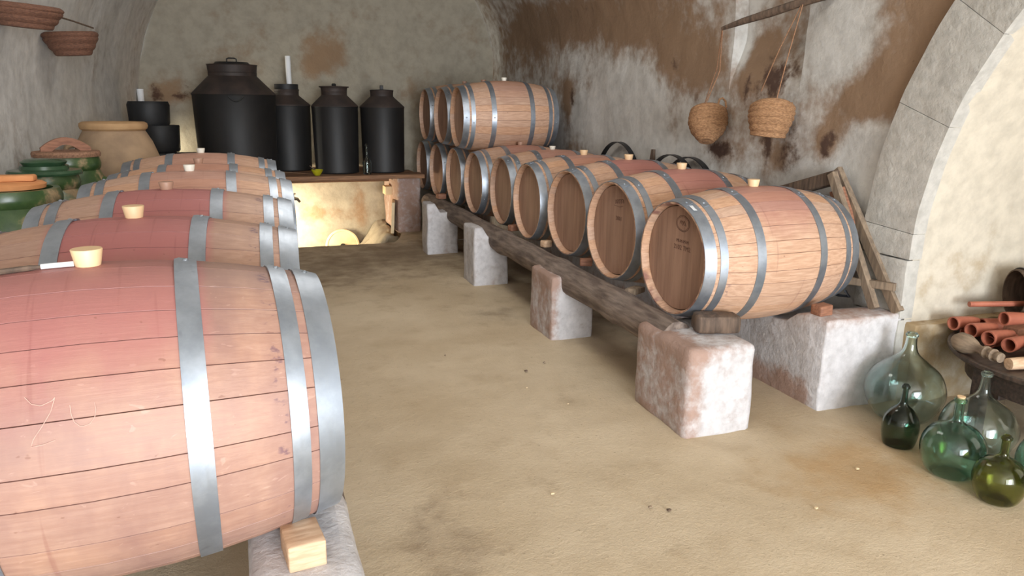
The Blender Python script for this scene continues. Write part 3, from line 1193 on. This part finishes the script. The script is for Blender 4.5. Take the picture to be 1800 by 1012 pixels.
chock('grey weathered block on the front pier, wedged against the nearest right barrel', (2.06, 2.905, .428), (.215, .11, .090), DARKWOOD, -.30, seed=3, amp=.006, r=.02)
chock('reddish wood block on the white plinth end, under the nearest right barrel', (2.655, 2.872, .470), (.085, .07, .055), REDWOOD, .1, seed=4)
chock('pale square-cut block on the near left pier, under the nearest left barrel', (.055, 1.560, .478), (.082, .11, .062), PALEWOOD, .12, seed=5, r=.004, amp=.001)
chock('thin flat stone wedge on the log between the first two right barrels', (2.0, 3.60, .452), (.11, .07, .035), GREYWOOD, .5, seed=6)
chock('small reddish wedge on the log between the second and third right barrels', (2.01, 4.28, .468), (.08, .05, .05), REDWOOD, -.4, seed=7)
chock('brown wedge on the log between the fourth and fifth right barrels', (2.0, 5.67, .474), (.08, .06, .05), REDWOOD, .3, seed=8)
chock('pale block on the log between the third and fourth right barrels', (2.0, 4.95, .470), (.07, .06, .05), PALEWOOD, .3, seed=9)
chock('brown block on the log under the farthest bottom-row barrels', (1.93, 7.84, .478), (.09, .10, .055), REDWOOD, .1, seed=10)
chock('wood wedge peeping out beside the head of the nearest left barrel', (.165, 2.15, .496), (.09, .05, .07), REDWOOD, 0, seed=12)
chock('orange wedge under the far end of the front stacked barrel', (2.62, 7.05, 1.00), (.07, .03, .055), TERRA_O, -.2, .25, seed=13)
chock('small pale wedge under the middle of the front stacked barrel', (2.22, 7.0, .985), (.05, .03, .04), PALEWOOD, -.2, .2, seed=14)

# ------------------------------------------------------------------ black cans on the plank shelf
t = empty('plank_shelf', 'thick brown plank shelf across the lit vat, carrying the black cans', 'shelf', (.4, 8.3, .655))
yy = 8.30
for i, wdt in enumerate((.30, .34, .32, .30)):
    m = MB()
    m.rough_box((-1.5, yy - 8.3 + .002, 0), (1.46 - .05 * i, yy - 8.3 + wdt - .003, .045), (24, 4, 2), .006, .002, 5, i)
    part('plank', m, PLANK, t)
    yy += wdt
m = MB(); m.bar((-1.45, .6, -.04), (1.15, .6, -.04), .10, .08)
part('bearer', m, PLANK, t)
SZ = .702


def can(label, X, Y, R, zsh, zneck, rn, ztop, kind, seed):
    h1, h2, h3 = zsh - SZ, zneck - SZ, ztop - SZ
    t = empty('milk_can', label, 'can', (X, Y, SZ), (0, 0, seed), 'black cans on the plank shelf')
    m = MB(); m.lathe([(0, 0), (R * .93, 0), (R * .955, .012), (R * .945, .02), (R * .995, h1 - .012), (R * 1.012, h1)], 48)
    part('body', m, IRON, t)
    m = MB(); m.lathe([(R * 1.012, h1), (R, h1 + .012), (rn * 1.03, h2 - .006), (rn, h2)], 48)
    part('shoulder', m, RUST, t)
    m = MB(); m.lathe([(rn, h2), (rn, h2 + .03), (rn * 1.015, h2 + .034), (rn, h2 + .038), (rn * 1.03, h3 - .008), (rn * 1.06, h3), (rn * .98, h3), (rn * .96, h2)], 48)
    part('neck', m, RUST, t)
    if kind == 'bar':
        m = MB(); m.lathe([(rn * .95, h3 - .01), (rn * .72, h3 + .012), (rn * .68, h3 + .026), (0, h3 + .03)], 40)
        l = part('lid', m, IRON, t)
        m = MB(); m.tube([(-.05, 0, h3 + .025), (-.048, 0, h3 + .060), (-.03, 0, h3 + .068), (.03, 0, h3 + .068), (.048, 0, h3 + .060), (.05, 0, h3 + .025)], .007, 8)
        part('lid_handle', m, IRON, l)
        m = MB(); m.tube([(R * math.cos(a) * 1.0, R * math.sin(a), h1 - .02 - .05 * math.sin(PI * (a + 1.9) / .36)) for a in lin(-1.9, -1.54, 9)], .008, 8)
        part('side_handle', m, IRON, t)
    elif kind == 'ring':
        m = MB(); m.lathe([(rn * .98, h3 - .02), (rn * .98, h3 + .055), (rn * .94, h3 + .058), (rn * .93, h3 - .02), (rn * .93, h3 - .06), (rn * .98, h3 - .06), (rn * .98, h3 - .02)], 40)
        part('collar', m, BLACK, t)
    elif kind == 'disc':
        m = MB(); m.lathe([(0, h3 - .004), (rn * 1.16, h3 + .002), (rn * 1.18, h3 + .010), (rn * 1.14, h3 + .014), (0, h3 + .02)], 40)
        l = part('lid', m, RUST, t)
        m = MB(); m.lathe([(.02, h3 + .012), (.026, h3 + .03), (.018, h3 + .045), (0, h3 + .048)], 14)
        part('knob', m, IRON, l)
    else:
        m = MB(); m.lathe([(rn * .98, h3 - .01), (rn * 1.0, h3 + .004), (0, h3 + .012)], 40)
        l = part('lid', m, IRON, t)
        m = MB(); m.rough_box((-.02, -.012, h3), (.02, .012, h3 + .055), (3, 3, 3), .004, 0)
        part('knob', m, IRON, l)
    return t


can('biggest black can, at the left, lid with a wire handle', -.105, 8.76, .425, 1.545, 1.735, .245, 1.852, 'bar', .2)
can('black can half hidden behind the biggest can, open black collar', .458, 9.18, .255, 1.435, 1.55, .135, 1.615, 'ring', 1)
can('black can in the middle of the shelf with a wide flat lid', .945, 8.74, .255, 1.43, 1.555, .140, 1.635, 'disc', 2)
can('black can at the right end of the shelf, narrow lid with square knob', 1.475, 8.74, .250, 1.425, 1.55, .128, 1.615, 'knob', 3)

for nm, lb_, x, y, zt, r in (('sun_streak_strip', 'pale upright strip standing in for a sunlit streak above the half-hidden can', .495, 9.22, 1.985, .030), ('sun_streak_strip', 'pale upright strip standing in for a sunlit streak in the back left corner', -1.10, 9.5, 1.60, .035)):  # solid pale strips modelled in place of sunlight streaks on the wall
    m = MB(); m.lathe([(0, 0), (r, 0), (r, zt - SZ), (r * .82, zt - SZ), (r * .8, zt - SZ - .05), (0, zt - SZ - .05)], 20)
    o = tag(part(nm, m, WHITE), lb_, 'light streak')
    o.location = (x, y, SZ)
# small things on the shelf edge
t = empty('glass_decanter', 'small clear glass decanter on the shelf before the black cans', 'bottle', (1.235, 8.42, SZ))
m = MB(); m.lathe([(0, .004), (.042, .002), (.047, .02), (.047, .10), (.052, .125), (.044, .15), (.018, .185), (.013, .22), (.013, .29), (.019, .302), (.016, .304), (.010, .29), (.010, .22), (.014, .19), (.040, .148), (.043, .10), (.042, .022), (0, .016)], 24)
part('glass_body', m, G_WHITE, t)
m = MB(); m.lathe([(.0, .285), (.009, .288), (.009, .305), (.015, .318), (.010, .332), (0, .336)], 14)
part('stopper', m, G_WHITE, t)
t = empty('yellow_bowl', 'little yellow-green glazed bowl with a stick on the shelf edge', 'bowl', (.69, 8.40, SZ))
m = MB(); m.lathe([(0, 0), (.028, 0), (.05, .03), (.066, .062), (.062, .063), (.045, .032), (.0, .012)], 24)
part('bowl_body', m, YELLOW, t)
m = MB(); m.tube([(.01, .0, .03), (-.075, .01, .105)], .006, 8)
part('handle', m, DARKWOOD, t)

# masonry stub at the right end of the shelf and things in the vat
m = MB(); m.rough_box((1.60, 8.60, -.02), (1.88, 9.55, .652), (8, 10, 16), .03, .014, 6, 31)
o = tag(part('masonry_pier', m, PIER, angle=60), 'rough brown masonry stub holding the right end of the shelf', 'pier')
blob_attr(o.data, 'stain', lambda c: .75); blob_attr(o.data, 'dark', lambda c: .2)
m = MB(); m.rough_box((-.018, -.20, 0), (.018, .20, .36), (3, 8, 8), .005, .002, 6, 3)
o = tag(part('stone_slab', m, SLAB), 'pale upright slab leaning on the stub at the lit vat', 'slab')
o.location = (1.555, 8.73, .0); o.rotation_euler = (0, .06, -.2)
m = MB(); m.rough_box((1.52, 8.95, .40), (1.62, 9.15, .50), (4, 4, 4), .008, .003, 6, 3)
o = structure(part('trim_3', m, SLAB))
m = MB()
m.rough_box((1.22, 8.6, -.8), (1.60, 9.6, -.02), (14, 14, 14), .05, .06, 5, 15)
m.v = [(x, y, z - .28 * sstep(-x, -1.5, -1.24) * sstep(z, -.5, -.1)) for x, y, z in m.v]
o = structure(part('trim_4', m, WALLB, angle=60)); blob_attr(o.data, 'stain', lambda c: .05); blob_attr(o.data, 'dark', lambda c: .1)
t = empty('vat_lid', 'round pale lid with a centre knob leaning in the lit vat', 'lid', (1.05, 9.52, -.30), (math.radians(82), 0, .05))
m = MB(); m.lathe([(0, 0), (.21, 0), (.215, .01), (.21, .022), (.19, .024), (.185, .018), (0, .018)], 48)
part('disc', m, SLAB, t)
m = MB(); m.lathe([(.03, .016), (.034, .03), (.024, .046), (0, .05)], 20)
part('knob', m, IRON, t)
m = MB()
m.rough_box((.35, 9.05, -.8), (1.3, 9.58, -.50), (10, 10, 10), .08, .03, 4, 25)
o = structure(part('trim_5', m, WALLB, angle=60)); blob_attr(o.data, 'stain', lambda c: .1); blob_attr(o.data, 'dark', lambda c: 0)

# ------------------------------------------------------------------ black tubs beyond the earthenware jar
t = tag(part('black_tub', MB().lathe([(0, 0), (.17, 0), (.185, .02), (.195, .26), (.19, .27), (0, .262)], 32), BLACK), 'black rubber tub at the bottom of the stack beyond the clay jar', 'tub')
t.location = (-.85, 8.55, .962)
t2 = tag(part('black_tub', MB().lathe([(0, 0), (.18, 0), (.19, .02), (.20, .20), (.185, .235), (0, .228)], 32), BLACK), 'black rubber tub on top of the stack beyond the clay jar', 'tub')
t2.location = (-.93, 8.55, 1.232)
m = MB(); m.rough_box((-1.16, 8.33, .702), (-.50, 8.50, .96), (6, 6, 4), .02, .002, 5, 4)
tag(part('black_crate', m, BLACK), 'low black box under the black tubs, left of the biggest can', 'box')

# ------------------------------------------------------------------ earthenware jars on the left
t = empty('clay_jar', 'big tan earthenware jar with a thick rim behind the left barrels', 'jar', (-.925, 6.25, 0))
m = MB(); m.lathe([(0, 0), (.17, 0), (.24, .25), (.31, .62), (.325, .85), (.305, 1.02), (.25, 1.18), (.205, 1.262)], 48)
part('body', m, JAR, t)
m = MB(); m.lathe([(.204, 1.258), (.222, 1.272), (.228, 1.292), (.224, 1.312), (.205, 1.322), (.188, 1.312), (.184, 1.25), (.15, 1.2)], 48)
part('rim', m, JARRIM, t)
m = MB(); m.tube([(-.255, -.1, 1.16), (-.295, -.13, 1.15), (-.315, -.14, 1.08), (-.305, -.13, 1.02), (-.285, -.11, 1.0)], .018, 10)
part('lug', m, JAR, t)


def green_jar(label, X, Y, H, R, rr, lid, rz):
    t = empty('glazed_jar', label, 'jar', (X, Y, 0), (0, 0, rz), 'green glazed jars behind the left barrels')
    m = MB(); m.lathe([(0, 0), (R * .6, 0), (R * .78, H * .22), (R * .97, H * .55), (R, H * .70), (R * .96, H * .82), (rr * 1.03, H * .93)], 44)
    part('body', m, GLAZE, t)
    m = MB(); m.lathe([(rr * 1.03, H * .925), (rr * 1.10, H * .94), (rr * 1.12, H * .965), (rr * 1.06, H), (rr * .92, H), (rr * .9, H * .9)], 44)
    part('rim', m, GLAZE, t)
    for a in (-.75, 2.4):
        p = Vector((math.cos(a), math.sin(a), 0))
        m = MB(); m.tube([p * R * .93 + Vector((0, 0, H * .88)), p * (R + .035) + Vector((0, 0, H * .87)), p * (R + .05) + Vector((0, 0, H * .82)), p * (R + .035) + Vector((0, 0, H * .76)), p * R * .99 + Vector((0, 0, H * .74))], [.018, .018, .015, .016, .02], 10)
        part('lug', m, GLAZE, t)
    if lid == 'orange':
        m = MB(); m.lathe([(0, H + .001), (rr * .78, H + .001), (rr * .8, H + .02), (rr * .72, H + .03), (0, H + .032)], 40)
        l = part('lid', m, TERRA_O, t)
        m = MB(); m.rough_box((-.12, -.035, H + .03), (.12, .035, H + .062), (8, 4, 3), .012, .003, 8)
        part('lid_handle', m, TERRA_O, l)
    elif lid == 'green':
        m = MB(); m.lathe([(0, H + .001), (rr * 1.20, H + .001), (rr * 1.22, H + .012), (rr * 1.18, H + .026), (rr * .8, H + .032), (rr * .78, H + .05), (0, H + .055)], 44)
        l = part('lid', m, GLAZELID, t)
        m = MB(); m.lathe([(.10, H + .05), (.115, H + .07), (.09, H + .085), (0, H + .088)], 24)
        part('knob', m, GLAZELID, l)
    else:
        m = MB(); m.lathe([(0, H + .001), (rr * 1.12, H + .001), (rr * 1.14, H + .02), (rr * 1.10, H + .034), (0, H + .036)], 44)
        l = part('lid', m, LIDWOOD, t)
        m = MB()
        n = 14
        k = 0
        for i in range(n + 1):
            u = -1 + 2 * i / n
            zt = .022 + .062 * (1 - u * u)
            zb = max(0, -.012 + .052 * (1 - (u / .62) ** 2)) if abs(u) < .62 else 0
            for y in (-.018, .018):
                m.v += [(u * rr * .82, y, H + .034 + zb), (u * rr * .82, y, H + .034 + zt)]
        for i in range(n):
            a, b = 4 * i, 4 * i + 4
            m.f += [(a, b, b + 1, a + 1), (a + 2, a + 3, b + 3, b + 2), (a + 1, b + 1, b + 3, a + 3), (a, a + 2, b + 2, b)]
        m.f += [(0, 1, 3, 2), (4 * n, 4 * n + 2, 4 * n + 3, 4 * n + 1)]
        part('lid_handle', m, REDWOOD, l)
    return t


green_jar('green glazed jar with an orange clay lid, nearest of the three', -1.08, 4.08, 1.07, .27, .20, 'orange', .0)
green_jar('green glazed jar with a dark green glazed lid, middle of the three', -1.08, 4.80, 1.07, .25, .152, 'green', .2)
green_jar('green glazed jar with a brown wooden lid and arched handle', -1.08, 5.38, 1.13, .24, .168, 'wood', .35)

# ------------------------------------------------------------------ baskets


def coil_basket(name, label, loc, prof, rot, mat, rings=9, lean=None):
    t = empty(name, label, 'basket', loc, rot)
    P = []
    n = rings * 6
    for i in range(n + 1):
        u = i / n * (len(prof) - 1)
        a = min(int(u), len(prof) - 2)
        f = u - a
        r = prof[a][0] * (1 - f) + prof[a + 1][0] * f
        z = prof[a][1] * (1 - f) + prof[a + 1][1] * f
        s = .006 * abs(math.sin(PI * rings * i / n))
        P.append((max(0, r + s) if r > 0 else 0, z - (s * .4 if z < .02 else 0)))
    inner = [(max(0, r - .016), z + .010) for r, z in reversed(P[1:])]
    m = MB(); m.lathe(P + inner + [(0, P[0][1] + .012)], 40)
    if lean:
        m.v = [(x, y, z + lean * max(0, z) * x) for x, y, z in m.v]
    part('woven_body', m, mat, t)
    return t


def loop_handle(t, x, z, w, h, mat, y=0.0, r=.007):
    m = MB(); m.tube([(x - w, y, z - .01), (x - w * .7, y, z + h * .7), (x, y, z + h), (x + w * .7, y, z + h * .7), (x + w, y, z - .01)], r, 8)
    return part('handle', m, mat, t)


b = coil_basket('esparto_basket', 'round pouch-shaped esparto basket hanging on the right wall, left of the pair', (2.93, 4.40, 1.245), [(0, 0), (.05, .005), (.105, .07), (.128, .13), (.125, .19), (.115, .23)], (-.35, .25, .0), ESPARTO, 9)
loop_handle(b, .02, .23, .035, .05, ESPARTO, -.115)
loop_handle(b, -.02, .23, .035, .05, ESPARTO, .115)
b2_ = coil_basket('esparto_basket', 'flat-bottomed esparto basket hanging on the right wall, right of the pair', (2.92, 3.755, 1.31), [(0, 0), (.095, .0), (.110, .05), (.126, .10), (.128, .14), (.122, .175)], (-.08, .02, -2.1), ESPARTO, 7, lean=1.9)
loop_handle(b2_, -.04, .15, .035, .05, ESPARTO, .11)
m = MB(); m.rough_box((-.19, .05, .12), (-.10, .065, .132), (3, 2, 2), .003, .001)
part('twig', m, DARKWOOD, b2_)
m = MB()
m.tube([(2.87, 4.225, 1.955), (2.90, 4.05, 1.985), (2.95, 3.87, 2.015), (3.0, 3.70, 2.05), (3.07, 3.48, 2.085)], [.012, .020, .024, .024, .024], 12, jitter=.15)
tag(part('wall_stick', m, DARKWOOD), 'dark rough stick set in the right wall, baskets hung from it', 'stick')


def cord(name, label, pts, r=.0035):
    m = MB(); m.tube(pts, r, 6)
    return tag(part(name, m, CORD), label, 'cord', 'cords carrying the wall baskets')


cord('hanging_cord', 'left cord of the pouch-shaped basket', [(2.875, 4.235, 1.95), (2.93, 4.34, 1.72), (2.94, 4.49, 1.455)])
cord('hanging_cord', 'right cord of the pouch-shaped basket', [(2.875, 4.228, 1.95), (2.905, 4.27, 1.7), (2.86, 4.33, 1.50)])
cord('hanging_cord', 'left cord of the flat-bottomed basket', [(3.0, 3.665, 2.04), (2.95, 3.76, 1.8), (2.93, 3.865, 1.57)])
cord('hanging_cord', 'right cord of the flat-bottomed basket', [(3.0, 3.655, 2.04), (2.93, 3.655, 1.75), (2.87, 3.645, 1.50)])

b = coil_basket('esparto_tray', 'shallow esparto basket on the left wall, lower of the two', (-1.09, 6.05, 1.77), [(0, 0), (.10, 0), (.135, .05), (.165, .11), (.17, .145)], (.05, -.06, 0), ESPARTO_D, 5)
b = coil_basket('esparto_tray', 'shallow esparto basket on the left wall, cut by the photo\'s edge', (-1.13, 5.05, 1.865), [(0, 0), (.12, 0), (.15, .04), (.18, .09), (.185, .115)], (.05, .08, 0), ESPARTO_D, 5)
m = MB(); m.tube([(-1.165, 5.95, 2.02), (-1.10, 6.20, 2.01), (-1.02, 6.48, 1.99)], .006, 6)
tag(part('wall_rod', m, DARKWOOD), 'thin dark rod sticking out of the left wall above the basket', 'rod')

# ------------------------------------------------------------------ spare hoops and a board behind the right row


def spare_hoop(label, Y, R, lean, z0=.385, wdt=.045, X=3.045):
    m = MB()
    n = 56
    for i in range(n):
        a = 2 * PI * i / n
        for rr, xx in ((R, -wdt / 2), (R, wdt / 2), (R - .006, wdt / 2), (R - .006, -wdt / 2)):
            m.v.append((xx, rr * math.cos(a), R + rr * math.sin(a)))
    for i in range(n):
        j = (i + 1) % n
        for k in range(4):
            l = (k + 1) % 4
            m.f.append((4 * i + k, 4 * i + l, 4 * j + l, 4 * j + k))
    o = tag(part('iron_hoop', m, HOOPBLACK), label, 'hoop', 'spare hoops behind the right row')
    o.location = (X, Y, z0)
    o.rotation_euler = (0, lean, 0)
    return o


spare_hoop('large black iron hoop on the right wall behind the fourth and fifth barrels', 5.86, .395, .0, X=3.02)
spare_hoop('black iron hoop behind the second right barrel, left of its pair', 4.90, .372, .0, X=2.975)
spare_hoop('black iron hoop behind the second right barrel, right of its pair', 4.74, .368, .0, X=3.03)
m = MB(); m.rough_box((-.012, -.06, 0), (.012, .06, .76), (2, 6, 10), .004, .002, 6, 5)
m.v = [(x, y * (1 - .75 * sstep(z, .45, .76)) - .02 * sstep(z, .45, .76), z) for x, y, z in m.v]
o = tag(part('broken_board', m, DARKWOOD), 'dark pointed board end standing between the spare hoops', 'board')
o.location = (3.02, 5.28, .385)

# ------------------------------------------------------------------ wooden trestle at the near right barrel's end
t = empty('wooden_trestle', 'weathered wooden trestle leaning on the wall beyond the nearest right barrel', 'trestle', (3.0, 2.95, .47))
o0 = Vector(t.location)


def tb(name, a, b, w_, th_, mat=GREYWOOD, upv=(1, 0, 0)):
    m = MB(); m.bar(Vector(a) - o0, Vector(b) - o0, w_, th_, upv)
    return part(name, m, mat, t)


tb('rail', (2.965, 3.245, 1.135), (2.985, 2.865, .478), .050, .035)
tb('rail', (3.03, 3.285, 1.150), (3.045, 2.770, .478), .060, .035)
tb('top_beam', (2.99, 3.235, 1.115), (2.985, 3.66, .985), .075, .05, DARKWOOD)
tb('brace', (2.99, 3.225, 1.05), (3.02, 3.14, .86), .10, .02, REDWOOD)
tb('stretcher', (2.95, 3.045, .592), (3.035, 2.80, .602), .040, .035)
tb('peg', (2.95, 3.04, .585), (2.945, 3.06, .665), .03, .025)
m = MB(); m.tube([Vector(p) - o0 for p in ((2.93, 3.02, .54), (2.935, 2.99, .515), (2.93, 3.06, .505), (2.92, 3.1, .51))], .008, 6)
part('iron_hook', m, HOOPBLACK, t)

# ------------------------------------------------------------------ demijohns


def demijohn(label, X, Y, R, H, mat, prof, cork=None, rim=True, th=.004):
    t = empty('demijohn', label, 'demijohn', (X, Y, .003), (0, 0, rnd.random() * 6), 'glass demijohns on the floor by the table')
    outer = []
    n = 48
    pr = [(r * R, z * H) for r, z in prof]
    # smooth profile (Catmull-Rom)
    for i in range(len(pr) - 1):
        p0, p1, p2, p3 = pr[max(i - 1, 0)], pr[i], pr[i + 1], pr[min(i + 2, len(pr) - 1)]
        for k in range(6):
            u = k / 6
            q = [.5 * (2 * p1[a] + (p2[a] - p0[a]) * u + (2 * p0[a] - 5 * p1[a] + 4 * p2[a] - p3[a]) * u * u + (-p0[a] + 3 * p1[a] - 3 * p2[a] + p3[a]) * u ** 3) for a in (0, 1)]
            outer.append((max(q[0], .0), max(q[1], 0)))
    outer.append(pr[-1])
    outer[0] = (0, 0)
    rn_ = pr[-1][0]
    inner = [(max(r - th, .003), max(z, th * 1.5)) for r, z in outer[1:]]
    inner = [(r, z) for r, z in inner][::-1]
    m = MB(); m.lathe(outer + [(rn_ - th * .5, H + .001)] + inner + [(0, th * 1.5)], 48)
    part('glass_body', m, mat, t, 60)
    if rim:
        m = MB(); m.lathe([(rn_ - .001, H - .022), (rn_ + .005, H - .018), (rn_ + .006, H - .008), (rn_ - .001, H - .003)], 24)
        part('lip', m, mat, t, 60)
    if cork:
        m = MB(); m.lathe([(0, H - .02), (rn_ * .7, H - .02), (rn_ * .85, H + .006), (0, H + .007)], 18)
        part('cork', m, BUNG, t)
    return t


ball = [(0, 0), (.45, .0), (.72, .06), (.96, .24), (.99, .38), (.84, .54), (.52, .66), (.24, .76), (.15, .86), (.13, 1)]
squat = [(0, 0), (.5, .0), (.80, .07), (1.0, .28), (.96, .45), (.72, .59), (.34, .66), (.17, .72), (.155, .85), (.15, 1)]
small_ = [(0, 0), (.7, .0), (.88, .05), (1.0, .25), (.93, .44), (.62, .58), (.27, .67), (.18, .78), (.16, 1)]
demijohn('largest demijohn, pale aqua glass, against the white block', 2.936, 2.572, .182, .438, G_CLEAR, ball)
demijohn('small dark green bottle standing before the largest demijohn', 2.685, 2.345, .078, .288, G_DARK, small_, th=.003)
demijohn('squat sea-green demijohn with a pale cork', 2.666, 2.062, .122, .338, G_GREEN, squat, cork=True)
demijohn('olive-green round bottle with a dark neck, nearest the viewer', 2.650, 1.838, .094, .275, G_OLIVE, squat)
demijohn('large grey-green demijohn under the table edge, behind the squat one', 2.930, 2.165, .152, .385, G_CLEAR, [(0, 0), (.5, .0), (.75, .06), (1.0, .28), (.97, .42), (.78, .56), (.4, .66), (.2, .74), (.14, .84), (.12, 1)])
demijohn('sea-green demijohn cut off by the photo\'s right edge', 2.93, 1.85, .115, .33, G_GREEN, ball)

# ------------------------------------------------------------------ low round table with pottery
TZ = .385
TCX, TCY, TR = 3.565, 2.135, .59
t = empty('round_table', 'low dark round table by the passage, heaped with clay tubes', 'table', (TCX, TCY, 0))
m = MB(); m.lathe([(0, TZ - .03), (TR - .01, TZ - .03), (TR, TZ - .02), (TR, TZ - .004), (TR - .006, TZ), (TR - .02, TZ), (TR - .024, TZ - .006), (0, TZ - .006)], 64)
part('table_top', m, TABLEWOOD, t)
for a in (2.75, 4.0, 5.2, .3, 1.4):
    p = Vector((math.cos(a), math.sin(a), 0)) * (TR - .10)
    m = MB(); m.bar((p.x, p.y, 0.0), (p.x, p.y, TZ - .03), .06, .06, (1, 0, 0))
    part('leg', m, TABLEWOOD, t)
m = MB(); m.lathe([(TR - .13, TZ - .14), (TR - .09, TZ - .14), (TR - .09, TZ - .03), (TR - .13, TZ - .03), (TR - .13, TZ - .14)], 48)
part('apron', m, TABLEWOOD, t)
TT = TZ - .005


def clay_tube(label, p, d, Ln, R):
    d = Vector(d).normalized()
    t = empty('clay_tube', label, 'clay tube', p, (0, 0, 0), 'terracotta tubes on the round table')
    t.rotation_euler = d.to_track_quat('Z', 'Y').to_euler()
    m = MB(); m.lathe([(R * .82, 0), (R * .98, 0), (R, .008), (R * .92, Ln * .35), (R * .72, Ln * .8), (R * .5, Ln), (0, Ln), (0, Ln * .96), (R * .6, Ln * .8), (R * .80, Ln * .35), (R * .82, 0)], 28)
    part('clay_body', m, TERRA, t)
    return t


clay_tube('terracotta tube on the table, leftmost of the four open mouths', (3.215, 2.595, TT + .075), (.95, .0, .0), .16, .034)
clay_tube('terracotta tube on the table, second open mouth from the left', (3.215, 2.495, TT + .068), (.95, .05, .0), .17, .035)
clay_tube('terracotta tube on the table, third open mouth from the left', (3.205, 2.395, TT + .060), (.95, .1, .0), .18, .035)
clay_tube('terracotta tube on the table, rightmost of the four open mouths', (3.215, 2.300, TT + .055), (.95, .2, .0), .18, .034)
clay_tube('terracotta tube under the leftmost mouth, flat on the table', (3.26, 2.555, TT + .034), (1, .1, 0), .2, .032)
clay_tube('terracotta tube flat on the table under the third mouth', (3.25, 2.42, TT + .030), (1, .1, 0), .2, .030)


def clay_tile(label, p, rz, rx, Ln, R, name='clay_tile'):
    m = MB()
    n = 12
    for x in (0, Ln):
        for rr in (R, R - .010):
            for i in range(n + 1):
                a = PI * i / n
                k = 1 - .15 * x / Ln
                m.v.append((x, rr * k * math.cos(a), rr * k * math.sin(a)))
    s = n + 1
    for i in range(n):
        m.f += [(i, i + 1, 2 * s + i + 1, 2 * s + i), (s + i, 3 * s + i, 3 * s + i + 1, s + i + 1), (i, s + i, s + i + 1, i + 1), (2 * s + i, 2 * s + i + 1, 3 * s + i + 1, 3 * s + i)]
    m.f += [(0, 2 * s, 3 * s, s), (n, s + n, 3 * s + n, 2 * s + n)]
    o = tag(part(name, m, TERRA, angle=40), label, 'clay tile', 'curved clay tiles on the round table')
    o.location = p
    o.rotation_euler = (rx, 0, rz)
    return o


clay_tile('curved clay tile at the bottom of the heap, right of the tubes', (3.24, 2.17, TT + .002), .25, 0, .22, .062)
clay_tile('curved clay tile in the middle of the heap, right of the tubes', (3.27, 2.19, TT + .018), .32, .06, .21, .060)
clay_tile('curved clay tile on top of the heap, right of the tubes', (3.30, 2.21, TT + .034), .38, .1, .20, .058)
clay_tube('terracotta tube lying across the back of the heap', (3.42, 2.60, TT + .045), (1, -.25, .02), .24, .036)
clay_tube('terracotta tube on top at the back of the heap', (3.40, 2.48, TT + .115), (1, -.15, -.03), .22, .034)
clay_tube('terracotta tube lying behind the leftmost mouth', (3.30, 2.655, TT + .045), (1, .02, .0), .18, .030)
m = MB(); m.tube([(3.36, 2.64, TT + .150), (3.92, 2.47, TT + .155)], .014, 10)
tag(part('clay_rod', m, TERRA), 'long reddish rod lying along the back of the pottery heap', 'rod')

# turned spindle and cut branch at the table's front edge
t = empty('turned_spindle', 'old turned wooden spindle at the front edge of the round table', 'spindle', (3.075, 2.455, TT + .048))
d = Vector((3.02, 2.20, 0)) - Vector((3.06, 2.45, 0))
t.rotation_euler = d.to_track_quat('Z', 'Y').to_euler()
m = MB(); m.lathe([(0, 0), (.030, .003), (.045, .03), (.046, .07), (.032, .11), (.020, .135), (.019, .16), (.026, .172), (.028, .186), (.018, .2), (.026, .212), (.028, .226), (.018, .238), (.024, .25), (.022, .265), (0, .27)], 24)
part('spindle_body', m, GREYWOOD, t)
m = MB(); m.tube([(3.045, 2.165, TT + .030), (3.18, 2.14, TT + .032), (3.33, 2.04, TT + .034)], [.026, .028, .028], 14, jitter=.06)
tag(part('cut_branch', m, PALEWOOD), 'cut length of branch at the front edge of the round table', 'branch')

# keg on a board at the back of the table
m = MB(); m.rough_box((3.50, 2.47, TT + .001), (4.0, 2.64, TT + .055), (8, 4, 3), .008, .003, 6, 3)
tag(part('wooden_board', m, REDWOOD), 'brown board under the dark keg at the photo\'s right edge', 'board')
t = empty('small_keg', 'dark round keg on a board at the photo\'s right edge', 'keg', (3.70, 2.545, TT + .057))
Mk = Matrix.Translation((0, 0, .142)) @ Matrix.Rotation(math.radians(62), 4, 'Z') @ Matrix.Rotation(PI / 2, 4, 'X') @ Matrix.Translation((0, 0, -.11))
m = MB(); m.lathe([(.115, 0), (.122, 0), (.136, .11), (.122, .22), (.115, .22), (.110, .205), (0, .205)], 40, Mk)
part('keg_body', m, DARKWOOD, t)
for z in (.03, .19):
    m = MB(); m.lathe([(.1285, z - .012), (.1325, z - .012), (.1325, z + .012), (.1285, z + .012), (.1285, z - .012)], 40, Mk)
    part('hoop', m, HOOPBLACK, t)
m = MB(); m.lathe([(0, .190), (.109, .190), (.109, .206), (0, .206)], 40, Mk)
part('head', m, RUST, t)

# stone chips and twigs scattered on the floor
for i in range(16):
    x, y = rnd.uniform(.4, 2.6), rnd.uniform(1.3, 4.2)
    if x > 1.7 and y > 2.6: continue
    s = rnd.uniform(.004, .009)
    m = MB(); m.rough_box((-s, -s * .8, 0), (s, s * .8, s * .9), (3, 3, 2), s * .4, s * .3, 90, i)
    o = tag(part('stone_chip', m, [SLAB, GREYWOOD, DARKWOOD][i % 3]), 'tiny stone chip lying loose on the earth floor', 'stone', 'stone chips on the floor')
    o.location = (x, y, .004)
